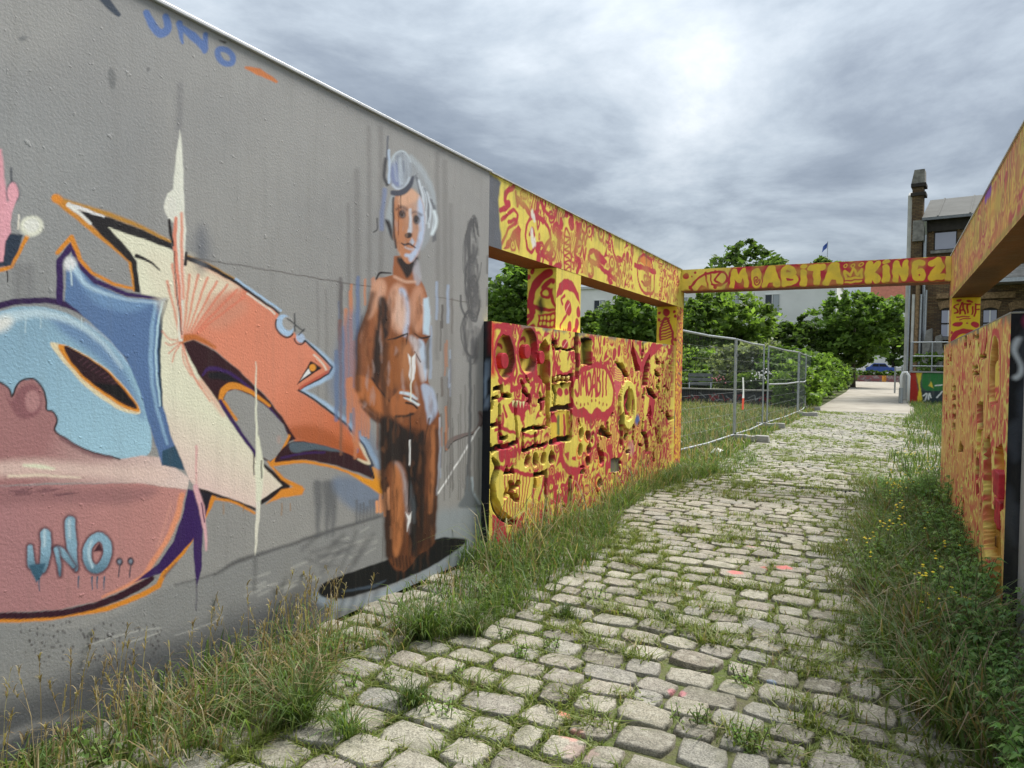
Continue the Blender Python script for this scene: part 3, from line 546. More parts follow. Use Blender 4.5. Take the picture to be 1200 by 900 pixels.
def wall_cols(x0, x1, step, X, z=CH):
    return np.array([PX(x, 437-(600-x)*.015, X)[1] for x in np.arange(x0, x1, step)])
# --- left grey mural wall
ys = np.concatenate([[-3.0, -1.5, 0, .7], wall_cols(-75, 575, 1.2, XL)]); ys = ys[ys < YA-1e-3]; ys = np.append(ys, YA)
zs = np.linspace(0, ZT, 590)
Pw, Qw = grid(ys, zs, lambda u, v: np.stack([np.full_like(u, XL), u, v], 1))
pix = PR(np.stack([Pw[:, 0], np.maximum(Pw[:, 1], 1.0), Pw[:, 2]], 1)); cv = Canvas(pix, GREY, .28, .06, lin=1.32); mural(cv)
cv.C[Pw[:, 1] < .9] = cv.c(GREY)
# tiny paint blisters and runs give the plaster its own relief
wall = empty('graffiti_wall', (XL, 3, 0), 0, 'long grey plastered wall with graffiti letters and a sprayed standing boy', 'wall')
def child_of(o, p):
    o.parent = p; o.matrix_parent_inverse = Matrix.Translation(-Vector(p.location)); return o
child_of(link('painted_face', npmesh('painted_face', Pw, Qw, cv.C), M['mural']), wall)
child_of(MB().box(XL-.30, XL-.001, -3, YA, 0, ZT-.002).build('wall_core', M['greywall']), wall)
child_of(MB().box(XL-.33, XL+.016, -3.0, YA+.02, ZT+.001, ZT+.020).build('coping', M['coping'], bevel=.004), wall)
# ================================================================== red and yellow doodled concrete
YEL, YEL2, RED, RED2, INK = (224, 190, 86), (200, 166, 60), (166, 46, 60), (190, 84, 92), (24, 20, 16)
LETT = {
 'M': [[(.06,.0),(.2,1),(.48,.35),(.74,1),(.94,.0)]], 'O': [[(.5,.97),(.1,.75),(.05,.35),(.45,.03),(.92,.3),(.9,.75),(.5,.97)]],
 'A': [[(.05,0),(.45,1),(.62,1),(.95,0)],[(.25,.34),(.78,.34)]], 'B': [[(.12,0),(.12,1),(.75,.85),(.7,.6),(.2,.52),(.85,.45),(.85,.12),(.12,0)]],
 'I': [[(.5,0),(.5,.72)]], 'T': [[(.5,0),(.5,.9)],[(.0,.92),(1,.98)]], 'K': [[(.12,0),(.2,1)],[(.95,.98),(.3,.5),(.95,.04)]],
 'N': [[(.1,0),(.15,1),(.8,.05),(.9,1)]], 'G': [[(.9,.92),(.35,.92),(.08,.5),(.3,.08),(.85,.08),(.9,.45),(.5,.45)]], 'Z': [[(.1,.85),(.6,.98),(.8,.7),(.1,.06),(.95,.1)]],
 'S': [[(.85,.95),(.25,.8),(.2,.6),(.75,.4),(.7,.12),(.1,.02)]], 'F': [[(.2,0),(.2,.95)],[(.2,.95),(.95,.9)],[(.2,.52),(.75,.5)]], 'J': [[(.75,1),(.8,.3),(.5,.05),(.1,.25)]]}
def write(cv, txt, boxes, w, col, soft=.01, h=None, slant=0):
    for ch, (a0, b0, a1, b1) in zip(txt, boxes):
        for st in LETT[ch]:
            cv.stroke([(a0+(a1-a0)*x+slant*y, b0+(b1-b0)*y) for x, y in st], w, col, soft, smooth=ch in 'OBGSJ', h=h)
def doodle(cv, u0, u1, v0, v1, seed, rmin, rmax, red=RED, keep=(), dens=1.0, soft=.012, asp=1.0):
    r = np.random.default_rng(seed); placed = [tuple(k) for k in keep]; R_ = rmax
    placed = [(a, b, c*.6) for a, b, c in placed]
    sx_ = max(1, asp*.8); placed = np.array(placed, float).reshape(-1, 3)
    while R_ > rmin:
        K_ = int(80*dens*(u1-u0)*(v1-v0)/(R_*R_)/12)+6; cand = np.stack([r.uniform(u0, u1, K_), r.uniform(v0, v1, K_), R_*r.uniform(.75, 1.1, K_)], 1)
        for a_ in np.array_split(placed, max(1, len(placed)//200)):
            if len(a_) and len(cand): cand = cand[np.all(((cand[:, None, 0]-a_[None, :, 0])/sx_)**2+(cand[:, None, 1]-a_[None, :, 1])**2 > ((cand[:, None, 2]+a_[None, :, 2])*.80)**2, 1)]
        new = np.zeros((len(cand), 3)); m_ = 0
        for u, v, q in cand:
            if m_ and not np.all(((u-new[:m_, 0])/sx_)**2+(v-new[:m_, 1])**2 > ((q+new[:m_, 2])*.80)**2): continue
            new[m_] = (u, v, q); m_ += 1; k = r.integers(0, 10); lw = q*r.uniform(.30, .46); a = r.uniform(0, 360); rot = r.uniform(-40, 40); qa = q*asp
            if k == 0: cv.fill(ell(u, v, q*.62*asp, q*.85, rot), red, soft)
            elif k == 1: cv.stroke(ell(u, v, qa*.75, q*.75, rot, 16), lw, red, soft, False, closed=True); cv.fill(ell(u, v, qa*.25, q*.3), red, soft)
            elif k == 2:
                t = np.linspace(0, 4.2*math.pi, 26); cv.stroke(np.stack([u+qa*.85*(t/13.2)*np.cos(t+a), v+q*.85*(t/13.2)*np.sin(t+a)], 1), lw*.8, red, soft, False)
            elif k == 3:
                n = 7; cv.stroke([(u+qa*(-.9+1.8*i/(n-1)), v+q*(.4 if i % 2 else -.4)) for i in range(n)], lw*.7, red, soft, False)
            elif k == 4:
                for i in range(4): cv.stroke([(u-qa*.8+i*qa*.45, v-q*.8), (u-qa*.4+i*qa*.45, v+q*.8)], lw*.6, red, soft, False)
            elif k == 5:
                cv.fill(sm([(u, v+q), (u+qa*.5, v), (u, v-q), (u-qa*.5, v)]), red, soft); cv.fill(ell(u, v, qa*.14, q*.4), YEL, soft)
            elif k == 6: cv.stroke([(u-qa*.9, v-q*.5), (u-qa*.2, v+q*.7), (u+qa*.3, v-q*.6), (u+qa*.9, v+q*.6)], lw*1.3, red, soft)
            elif k == 7:
                cv.fill(ell(u, v, qa*.85, q*.6, rot), red, soft)
                for i in range(4): cv.fill(ell(u+qa*(-.5+i*.33), v, qa*.1, q*.34), YEL, soft)
            elif k == 8: cv.stroke(ell(u, v, qa*.8, q*.8, 0, 12, a, a+230), lw*1.4, red, soft, False); cv.stroke(ell(u, v, qa*.4, q*.4, 0, 10, a+60, a+260), lw*.7, red, soft, False)
            else: cv.fill([(u-qa*.8, v-q*.6), (u+qa*.9, v-q*.1), (u+qa*.2, v+.1*q), (u+qa*.5, v+q*.9), (u-qa*.3, v+q*.2)], red, soft)
        placed = np.concatenate([placed, new[:m_]]); R_ *= .72
def pbox(name, b, paint, parent, mat, base=YEL, under=None, seed=0, lin=1.36):
    """box b=(x0,x1,y0,y1,z0,z1) as ONE mesh; each painted face is a fine grid whose paint (and relief) comes from its painter"""
    x0, x1, y0, y1, z0, z1 = b; V, Q, C = [], [], []; n = 0
    faces = {'+x': (lambda u, v: np.stack([np.full_like(u, x1), u, v], 1), (y0, y1), (z0, z1), 0), '-x': (lambda u, v: np.stack([np.full_like(u, x0), u, v], 1), (y0, y1), (z0, z1), 1),
             '+y': (lambda u, v: np.stack([u, np.full_like(u, y1), v], 1), (x0, x1), (z0, z1), 1), '-y': (lambda u, v: np.stack([u, np.full_like(u, y0), v], 1), (x0, x1), (z0, z1), 0),
             '+z': (lambda u, v: np.stack([u, v, np.full_like(u, z1)], 1), (x0, x1), (y0, y1), 0), '-z': (lambda u, v: np.stack([u, v, np.full_like(u, z0)], 1), (x0, x1), (y0, y1), 1)}
    nrm = {'+x': (1, 0, 0), '-x': (-1, 0, 0), '+y': (0, 1, 0), '-y': (0, -1, 0), '+z': (0, 0, 1), '-z': (0, 0, -1)}
    for f, (fn, ur, vr, flip) in faces.items():
        us, vs, p = paint.get(f, (np.array(ur), np.array(vr), None))
        if isinstance(us, int): us = np.linspace(*ur, us)
        if isinstance(vs, int): vs = np.linspace(*vr, vs)
        P, q = grid(us, vs, fn); Ug, Vg = np.meshgrid(us, vs, indexing='ij')
        if callable(p):
            cv = Canvas(np.stack([Ug.ravel(), Vg.ravel()], 1), base, .006, 8, lin); p(cv); C.append(cv.C)
            H = cv.H.reshape(Ug.shape); H[0] = H[-1] = 0; H[:, 0] = H[:, -1] = 0; P = P + H.reshape(-1, 1)*np.array(nrm[f])
        else:
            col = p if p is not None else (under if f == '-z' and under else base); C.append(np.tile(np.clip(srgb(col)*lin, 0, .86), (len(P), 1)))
        V.append(P); Q.append((q[:, ::-1] if flip else q)+n); n += len(P)
    o = link(name, npmesh(name, np.concatenate(V), np.concatenate(Q), np.concatenate(C)), mat)
    if parent: child_of(o, parent)
    return o
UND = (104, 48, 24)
def LB(x, y): p = PX(x, y, XL); return (p[1], p[2])
def LBs(*pts): return [LB(*p) for p in pts]
# ------------------------------------------------------------------ left frame
frame = empty('concrete_frame', (XL, 7.5, 0), 0, 'red and yellow doodled concrete frame with open window, continuing the grey mural wall', 'frame')
def paint_left_beam(cv):
    K, F_ = cv.stroke, cv.fill
    keep = [LB(x, y)+(r*1.45,) for x, y, r in ((594, 262, .20), (603, 240, .15), (612, 278, .17), (622, 285, .22), (618, 262, .18), (640, 275, .16), (663, 268, .1), (664, 290, .13), (663, 312, .13), (748, 318, .34), (768, 325, .28), (752, 340, .26), (724, 285, .3), (700, 300, .26), (704, 318, .25), (690, 290, .12))]
    doodle(cv, YA+.3, YE-.35, ZB+.05, ZT-.03, 11, .028, .10, keep=keep, dens=1.2)
    w = .035
    K(LBs((602, 219), (593, 226), (592, 236), (597, 240), (586, 246)), .05, RED, .01); K(LBs((588, 258), (600, 247), (606, 250), (604, 262), (596, 268), (588, 285)), w, RED, .01); K(LBs((596, 260), (604, 258)), w, RED, .01)
    F_(LBs((590, 291), (600, 274), (607, 264), (611, 268), (608, 297), (604, 280), (600, 284), (596, 291)), RED, .01)
    K(LBs((606, 233), (614, 240), (622, 252), (629, 248), (630, 238)), .06, RED, .012); K(LBs((604, 226), (607, 240)), .04, RED, .01); K(LBs((610, 226), (613, 243)), .03, RED, .01)
    K(LBs((636, 262), (629, 252), (620, 258), (616, 275), (618, 292), (623, 295), (627, 285), (624, 268), (621, 276)), w, RED, .01); K(LBs((634, 236), (641, 250), (650, 255), (652, 247)), .04, RED, .01)
    K(LBs((628, 254), (640, 262), (645, 278), (639, 290), (634, 298), (640, 300), (648, 292), (646, 285)), .05, RED, .01); K(LBs((637, 299), (636, 312)), .03, RED, .01); K(LBs((645, 298), (646, 315), (656, 312)), .08, RED, .01)
    for x, y in ((658, 262), (670, 260), (664, 248), (655, 288), (630, 290), (631, 303), (654, 275)): F_(ell(*LB(x, y), .05, .055), RED, .01)
    # lattice tower
    K(LBs((661, 330), (661, 300), (661, 280), (664, 268), (668, 282), (669, 305), (669, 330)), .03, RED, .01); 
    for i in range(7): K(LBs((661, 276+i*8), (669, 281+i*8), (661, 284+i*8)), .02, RED, .01, False)
    F_(LBs((675, 258), (681, 262), (681, 283), (676, 281)), RED, .01); K(LBs((676, 283), (674, 298), (680, 308), (676, 318)), .06, RED, .01)
    # swirl + hat face + grin
    K(LBs((690, 300), (692, 306), (699, 308), (703, 300), (697, 294), (691, 296)), .06, RED, .01); F_(LBs((694, 294), (702, 295), (712, 306), (708, 312), (701, 308)), RED, .012); K(LBs((700, 310), (712, 320), (722, 328)), .06, RED, .01)
    K(LBs((717, 283), (721, 302), (727, 306), (732, 298)), .05, RED, .01); F_(LBs((721, 300), (726, 305), (731, 297), (729, 302), (726, 300)), RED, .01)
    F_(LBs((747, 306), (750, 302), (756, 300), (762, 305), (764, 315)), (196, 118, 56), .01); K(LBs((747, 308), (749, 302), (756, 299), (763, 306), (765, 316)), .04, RED, .01); K(LBs((744, 311), (754, 314), (768, 319)), .07, RED, .01)
    K(LBs((747, 314), (748, 328), (752, 340), (759, 344), (766, 341), (767, 322)), .045, RED, .01); K(LBs((752, 330), (757, 335), (763, 331), (760, 324), (755, 323), (756, 330), (760, 330)), .03, RED, .01); F_(LBs((752, 329), (757, 331), (763, 330), (758, 336)), RED, .01)
    K(LBs((700, 336), (706, 337), (712, 340)), .03, RED, .01)
    # worn white chips, dirt under the top edge
    r = np.random.default_rng(5)
    for x, y in ((624, 250), (626, 255), (624, 280), (625, 285), (627, 283), (623, 272)): F_(ell(*LB(x, y), .025, .04), (214, 206, 196), .02, alpha=.9)
    for i in range(60): u = r.uniform(YA, YE); K([(u, ZT), (u, ZT-r.uniform(.02, .16))], r.uniform(.02, .06), (96, 84, 44), .05, alpha=.4)
    for i in range(26): u, v = r.uniform(YA, YE), r.uniform(ZB, ZT); F_(ell(u, v, .16, .1), (170, 158, 70), .14, alpha=.35)
    # grey paint carried over from the wall
    F_(LBs((560, 190), (587, 214), (584, 240), (586, 262), (589, 300), (560, 300)), (88, 91, 98), .03)
us = np.append(wall_cols(571, 800, .7, XL), YE); us[0] = YA
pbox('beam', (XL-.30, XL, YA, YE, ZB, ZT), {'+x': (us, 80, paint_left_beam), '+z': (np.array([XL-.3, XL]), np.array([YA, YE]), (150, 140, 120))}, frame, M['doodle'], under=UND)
child_of(MB().box(XL-.315, XL+.012, YA+.02, YE-.05, ZT+.001, ZT+.012).build('coping', M['coping']), frame)
Y1a, Y1b = 6.05, 6.65
def P1(x, y): p = PY(x, y, Y1a); return (p[0], p[2])
def paint_post_side(cv):
    q = lambda *pts: [P1(*p) for p in pts]
    cv.stroke(q((645, 318), (634, 326), (625, 338), (622, 352), (624, 366)), .07, RED, .01); cv.stroke(q((636, 336), (645, 328)), .05, RED, .01); cv.stroke(ell(*P1(640, 343), .05, .045, 0, 12), .03, RED, .01, False, closed=True)
    cv.stroke(q((646, 340), (648, 352), (652, 362)), .035, RED, .01); cv.fill(q((617, 350), (628, 358), (650, 362), (650, 366), (617, 362)), RED, .01); cv.fill(q((630, 368), (651, 366), (652, 384), (630, 384)), RED, .01)
    for i in range(4):
        for j in range(2): cv.fill(ell(*P1(634+i*4.6, 372+j*7), .016, .02), YEL, .008)
    cv.stroke(q((617, 372), (624, 370), (617, 380)), .04, RED, .01); cv.fill(ell(*P1(634, 358), .03, .08), (40, 30, 24), .04, alpha=.9)
    doodle(cv, XL-.29, XL-.02, .05, ZP, 8, .04, .12, dens=.8)
    for x, y in ((620, 325), (624, 318), (648, 330)): cv.fill(ell(*P1(x, y), .022, .03), RED, .01)
def paint_post_front(cv):
    q = LBs
    cv.fill(q((652, 350), (655, 332), (662, 326), (672, 330), (678, 345), (680, 358), (672, 342), (662, 340), (655, 348)), RED, .01); cv.fill(ell(*LB(666, 361), .08, .075), RED, .01); cv.stroke(q((663, 366), (668, 356)), .012, (214, 150, 140), .008)
    cv.stroke(q((660, 356), (658, 350), (662, 346)), .03, RED, .01); cv.stroke(q((664, 370), (658, 378), (657, 384)), .03, RED, .01)
    for x, y in ((676, 380), (668, 383), (678, 366)): cv.fill(ell(*LB(x, y), .05, .06), RED, .01)
    doodle(cv, Y1a+.03, Y1b-.03, .05, ZP, 9, .04, .12, dens=.8)
pbox('post', (XL-.302, XL-.002, Y1a, Y1b, 0, ZB-.001), {'-y': (60, 330, paint_post_side), '+x': (60, 330, paint_post_front)}, frame, M['doodle'])
Y2a = 10.36
def P2(x, y): p = PY(x, y, Y2a); return (p[0], p[2])
def paint_post2_side(cv):
    q = lambda *pts: [P2(*p) for p in pts]; K, F_ = cv.stroke, cv.fill
    F_(ell(*P2(781, 366), .05, .055), RED, .01)
    for x, y in ((773, 367), (790, 365), (791, 371), (792, 398), (772, 375)): F_(ell(*P2(x, y), .024, .026), RED, .01)
    K(q((773, 398), (775, 382), (780, 372), (786, 382), (789, 398)), .035, RED, .01)
    for i in range(8): K(q((773.5, 399-i*3.1), (787.5-i*.5, 394-i*3.1)), .02, RED, .008, False)
    K(q((788, 398), (790, 420), (789, 440), (791, 450)), .04, RED, .01); K(q((786, 448), (792, 462)), .04, RED, .01); K(q((793, 445), (788, 452)), .03, RED, .01)
    K(q((793, 485), (790, 505)), .09, (52, 84, 150), .03); K(q((784, 500), (783, 508)), .08, (60, 90, 150), .03)
    F_(q((786, 515), (793, 512), (793, 534), (785, 534)), RED, .01); F_(ell(*P2(789, 522), .03, .04), YEL, .01)
    doodle(cv, XL-.28, XL-.02, .05, 1.5, 21, .035, .09, dens=.7)
def paint_post2_front(cv): doodle(cv, Y2a, YE, .05, ZB-.02, 22, .02, .07, dens=1.5); [cv.stroke([(u, 1.9-i*.16), (u+.14, 1.86-i*.16)], .02, (70, 60, 70), .02) for i, u in enumerate((10.45, 10.5, 10.44, 10.5, 10.46))]
pbox('post', (XL-.302, XL-.002, Y2a, YE, 0, ZB-.001), {'-y': (60, 330, paint_post2_side), '+x': (40, 330, paint_post2_front)}, frame, M['doodle'], base=(222, 178, 58))
# ------------------------------------------------------------------ left relief panel
XP = XL+PRO
def LP(x, y): p = PX(x, y, XP); return (p[1], p[2])
def LPs(*pts): return [LP(*p) for p in pts]
def LE(cx, cy, rx, ry, rot=0, n=22, a0=0, a1=360): return np.array([LP(*p) for p in ell(cx, cy, rx, ry, rot, n, a0, a1)])
def paint_relief_left(cv):
    K, F_ = cv.stroke, cv.fill; D = -.058; s_ = .009
    r = np.random.default_rng(31)
    for i in range(40): F_(ell(r.uniform(YA, 10), r.uniform(0, ZP), .3, .15), (186, 168, 66), .2, alpha=.4)
    keep = [LP(x, y)+(q,) for x, y, q in ((592, 418, .26), (619, 411, .26), (636, 420, .2), (662, 400, .22), (662, 425, .26), (658, 458, .25), (687, 412, .2), (694, 455, .36), (706, 455, .36), (683, 462, .3), (594, 470, .22), (600, 500, .3), (622, 500, .22), (600, 580, .34), (610, 560, .3), (634, 575, .22), (670, 535, .36), (683, 515, .3), (735, 475, .34), (745, 420, .3), (765, 430, .2), (728, 430, .24), (645, 470, .1), (640, 540, .16), (660, 490, .2))]
    doodle(cv, YA+.1, 9.95, .03, ZP-.03, 17, .026, .11, keep=keep, dens=1.2)
    F_(LPs((576, 377), (604, 380), (602, 388), (577, 386)), RED, .02); F_(LPs((575, 376), (580, 377), (580, 440), (575, 440)), (186, 50, 46), .05)
    for i in range(110):      # small cut slots between the painted doodles
        u, v = r.uniform(YA+.15, 9.9), r.uniform(.1, ZP-.06); a = r.uniform(0, 6.28); l = r.uniform(.03, .11)
        if any((u-k_[0])**2+(v-k_[1])**2 < (k_[2]*.8)**2 for k_ in keep): continue
        K([(u, v), (u+l*math.cos(a), v+l*math.sin(a)*1.3)], r.uniform(.015, .05), (44, 32, 22), s_, False, h=-.05)
    # two ring eyes and an arch with bosses
    for cx_, cy_, rx, ry in ((592, 418, 10.5, 26), (619, 411, 10.5, 27)):
        K(LE(cx_, cy_, rx+1.4, ry+2, 0), .045, RED, s_, False, closed=True); F_(LE(cx_, cy_, rx, ry), YEL, s_, h=D)
        K(LE(cx_+1.5, cy_, rx-1.5, ry-2, 0, 14, -70, 70), .03, (88, 40, 34), .03, False); K(LE(cx_, cy_-11, 3.4, 3.4, 0, 8, 180, 360), .035, RED, s_, False); F_(LE(cx_, cy_+3, 6, 9), (120, 62, 40), .03, alpha=.6)  # brown crescent on each ring's inner right: recess shade put into the colour
    F_(LPs((630, 440), (630, 414), (634, 402), (639, 398), (643.5, 406), (644, 500), (640, 500), (639.5, 446)), (150, 118, 40), s_, h=D*1.15); F_(LPs((631, 438), (631, 414), (634, 404), (639, 402), (641, 410), (640, 444)), YEL, s_); K(LPs((629, 446), (640, 444)), .06, RED, s_); K(LPs((630, 400), (630, 444)), .05, RED, s_); K(LPs((646, 398), (646, 500)), .03, (222, 196, 90), s_)
    # framed box with mask
    K(LPs((675.5, 391), (676.5, 440)), .075, (60, 48, 24), s_, False, h=D); K(LPs((651, 396), (652, 409), (673, 410), (673, 397)), .022, INK, s_, False, h=-.03); F_(LE(662, 403, 3.5, 6), RED, s_); K(LPs((660, 408), (664, 399)), .014, (220, 150, 140), s_, False)
    K(LPs((647, 395), (650, 420), (654, 432)), .05, RED, s_); F_(LPs((652, 432), (660, 436), (668, 434), (672, 428), (670, 439), (654, 440)), RED, s_); K(LPs((666, 420), (669, 412), (671, 424), (673, 418)), .035, RED, s_); F_(LE(672, 415, 1.6, 3), RED, s_)
    F_(LPs((647, 441), (670, 438), (670, 446), (647, 449)), (120, 40, 36), s_, h=-.04)
    for i in range(4): F_(LPs((650+i*5, 441), (653+i*5, 440.5), (652+i*5, 447)), (220, 190, 110), s_, h=0)
    F_(LPs((647, 451), (670, 448), (670, 476), (647, 478)), YEL, s_, h=-.02); F_(LE(658, 460, 3.4, 5), RED, s_); F_(LE(666, 459, 2.6, 4.5), RED, s_); K(LPs((651, 452), (653, 462), (652, 474)), .05, (46, 40, 24), s_, h=-.05); F_(LPs((658, 449), (661, 456), (664, 449)), INK, s_, h=-.05)
    for i in range(4): F_(LPs((647, 455+i*5), (649.5, 455+i*5), (649.5, 458+i*5), (647, 458+i*5)), INK, s_, h=-.05)
    K(LPs((646, 480), (670, 476.5)), .05, (46, 26, 20), s_, False, h=-.05); K(LPs((671, 440), (671, 478)), .03, (70, 54, 26), s_, False, h=-.04)
    F_(LPs((646, 484), (667, 480), (668, 513), (646, 518)), (206, 176, 66), s_, h=-.02); K(LPs((645, 518.5), (669, 513)), .055, INK, s_, False, h=-.055); K(LPs((669.5, 478), (669.5, 512)), .035, (50, 40, 22), s_, False, h=-.05); F_(LPs((646, 484), (652, 482), (656, 496), (648, 494)), RED, s_); K(LPs((656, 490), (657, 508)), .06, (92, 104, 50), .03); K(LPs((663, 488), (664, 508)), .05, RED, s_)
    for i in range(5): F_(LE(646.5, 490+i*6, 1, 2), INK, s_, h=-.05)
    # open slot
    F_(LPs((681, 397), (693, 397.5), (693, 428), (681, 427)), (110, 112, 48), s_, h=-.075); K(LPs((681, 398), (692, 398)), .05, INK, .02, False); K(LPs((686, 402), (685, 412), (689, 416), (686, 424)), .06, (46, 48, 26), .02); K(LPs((689, 405), (690, 424)), .04, (190, 178, 90), .02)
    # bubble with lettering
    bub = [(671, 470), (671, 452), (676, 440), (688, 431), (702, 428), (713, 436), (719, 455), (718, 474), (708, 486), (700, 481), (692, 488), (684, 481), (676, 482)]
    F_(LPs(*bub), YEL, s_); K(LPs(*bub), .06, RED, s_, closed=True); K(LPs((672, 484), (684, 486), (692, 492), (701, 486), (709, 490), (719, 478)), .07, RED, .015)
    for ch, x0, x1, y0, y1 in (('J', 673, 680, 464, 442), ('M', 680, 688, 462, 432), ('O', 687.5, 693, 462, 436), ('A', 693, 699, 464, 431), ('B', 699, 704, 463, 428), ('I', 705, 708, 464, 426), ('T', 707, 714, 462, 424)):
        a, b = LP(x0, y0), LP(x1, y1); write(cv, ch, [(a[0], a[1], b[0], b[1])], .045, RED, s_)
    for i in range(9): F_(LE(676+i*4.4, 472+3*math.sin(i), .8, 2), (150, 60, 50), s_)
    # mouth, nose and black cut lines of the left mask
    for pts in (((579, 455), (588, 454), (589, 464), (598, 463)), ((611, 447), (614, 453), (613, 458), (620, 464), (621, 473)), ((577, 467), (583, 466)), ((577, 477), (577, 466)), ((585, 476), (586, 514), (594, 512)), ((604, 474), (606, 519), (576, 526)), ((575, 522), (577, 528), (605, 520)), ((612, 504), (629, 501), (638, 501)), ((613, 508), (613, 528), (640, 520)), ((627, 508), (628, 524)), ((576, 498), (582, 497)), ((633, 461), (634, 480)), ((631, 470), (638, 468))):
        K(LPs(*pts), .034, INK, s_, False, h=-.045)
    K(LPs((600, 440), (599, 456), (610, 454)), .05, RED, s_, False); K(LE(611, 446, 4, 6), .035, RED, s_, False, closed=True); F_(LE(611, 446, 1.6, 2.5), RED, s_)
    for pts in (((585, 438), (590, 444)), ((585, 446), (588, 450)), ((592, 450), (596, 445), (600, 446)), ((621, 444), (626, 438)), ((622, 450), (627, 448)), ((623, 460), (630, 464)), ((584, 470), (594, 462)), ((590, 476), (594, 488))): K(LPs(*pts), .035, RED, s_, False)
    F_(LPs((596, 474), (602, 468), (614, 468), (622, 474), (621, 484), (612, 490), (600, 484)), RED, s_); [F_(LPs((600+i*4, 470), (603+i*4, 470), (601.5+i*4, 478)), (228, 206, 150), s_) for i in range(4)]; F_(LE(618, 484, 2.2, 4), YEL, s_)
    K(LPs((580, 504), (592, 503), (604, 508)), .03, RED, s_); F_(LE(587, 516, 3, 3), RED, s_); F_(LE(597, 522, 4.4, 5), RED, s_); F_(LPs((596, 528), (608, 525), (606, 536), (599, 537)), RED, s_); K(LPs((587, 530), (588, 538)), .07, RED, s_)
    K(LPs((612, 506), (622, 512), (630, 508), (630, 501)), .03, RED, s_); F_(LE(622, 520, 1.6, 2.6), RED, s_); F_(LE(633, 522, 1.4, 3), RED, s_)
    # shield with striped flag and flower hole
    K(LPs((577, 536), (582, 548), (578, 566), (578, 582), (583, 597), (592, 607), (604, 613)), [.02, .08, .09, .09, .09, .08, .03], (52, 42, 26), s_, h=-.06)
    F_(LPs((588, 548), (624, 556), (621, 584), (612, 602), (600, 608), (588, 600), (582, 580)), YEL, s_, True)
    for i in range(9): K(LPs((592+i*3.6, 551+i*.8), (591+i*3.2, 606-abs(i-3)*3.2)), .018, RED, .008, False)
    K(LPs((586, 549), (604, 552), (625, 558)), .035, RED, s_)
    for cx_, cy_, rx, ry, a in ((599, 571, 3.4, 8, 0), (606, 569, 3, 6, 30), (603, 583, 3.4, 7, -40), (594, 577, 3, 8, 20)): F_(LE(cx_, cy_, rx, ry, a), (150, 116, 44), s_, h=-.06)
    F_(LE(597, 569, 2, 7), (208, 170, 70), s_, h=-.02); F_(LPs((590, 555), (594, 545), (597, 553), (601, 545), (603, 556)), INK, s_, h=-.05)
    F_(LPs((577, 602), (590, 612), (600, 640), (588, 640), (576, 634)), RED, s_); F_(LPs((600, 612), (612, 606), (604, 636)), RED, s_); F_(LPs((606, 628), (616, 620), (612, 640)), RED, s_)
    for i in range(4): F_(LE(618+i*9.5, 540-i*1.4, 3, 7), (84, 62, 30) if i % 2 else (120, 44, 40), .02, h=-.055); K(LE(618+i*9.5, 540-i*1.4, 4, 8, 0, 12, 100, 260), .02, (214, 190, 96), s_, False)
    F_(LPs((626, 554), (641, 551), (641, 620), (638.5, 620), (638, 556), (632, 557), (628, 572), (625, 572)), (60, 48, 26), s_, h=-.06); F_(LPs((628, 560), (632, 558), (634, 566), (629, 572)), (214, 170, 66), s_, h=0); K(LPs((632, 584), (636, 570), (637, 560)), .05, RED, s_)
    K(LPs((634, 600), (633, 616)), .06, RED, s_)
    # right half
    K(LPs((656, 518), (660, 542), (672, 553), (684, 546), (692, 534)), .085, RED, .015); K(LPs((676, 552), (676, 566)), .07, RED, s_); F_(LPs((661, 530), (667, 530), (666, 542)), RED, s_); F_(LPs((671, 535), (675, 534), (675, 540), (670, 539)), RED, s_); F_(LE(653, 558, 3.6, 5), RED, s_)
    K(LPs((645, 576), (652, 570), (652, 582), (660, 580), (658, 568), (664, 568)), .035, RED, s_, False); F_(LPs((660, 572), (666, 570), (666, 600), (659, 598), (663, 592), (658, 586), (663, 580)), RED, s_); K(LPs((668, 562), (668, 606)), .07, (96, 84, 36), .02, h=-.055); K(LPs((646, 590), (650, 586), (652, 600)), .03, RED, s_)
    for cx_, cy_, rx, ry in ((681.5, 508, 2.4, 6), (689, 510, 2.4, 6), (680, 527, 2.2, 8), (690.5, 526, 2.2, 6), (689, 540, 2.4, 6), (705, 536, 2.8, 8), (703, 566, 2.8, 5)): F_(LE(cx_, cy_, rx, ry), (66, 62, 34), .015, h=-.06); K(LE(cx_-1.4, cy_+2, rx, ry, 0, 12, 60, 250), .025, (222, 110, 60), s_, False)
    F_(LPs((700, 508), (705, 498), (717, 510), (714, 514)), (60, 42, 28), s_, h=-.055); [F_(LPs((703+i*3, 508+i*2.4), (705+i*3, 508+i*2.4), (704+i*3, 502+i*2.4)), (190, 70, 60), s_) for i in range(4)]
    K(LPs((697, 520), (702, 530), (712, 534), (712, 548)), .05, RED, s_, False); F_(LPs((711, 522), (718, 520), (717, 548), (712, 550), (714, 536)), RED, s_)
    F_(LPs((716, 538), (727, 536), (727, 552), (716, 554)), (96, 92, 84), s_, h=-.02)
    F_(LPs((720, 424), (729, 425), (737, 441), (732, 442), (727, 433)), INK, s_, h=-.07); F_(LPs((720, 426), (731, 440), (722, 470), (720, 450)), RED2, s_); [K(LPs((720.5, 430+i*3), (729, 434+i*2.4)), .012, YEL, .008, False) for i in range(6)]
    K(LE(735, 474, 8, 24), .09, (222, 196, 92), s_, False, closed=True, h=.025); F_(LE(735, 472, 4, 15), (92, 82, 46), .02, h=-.055); K(LPs((735, 455), (737, 465), (734, 474), (737, 486)), .05, RED, s_, h=-.02)
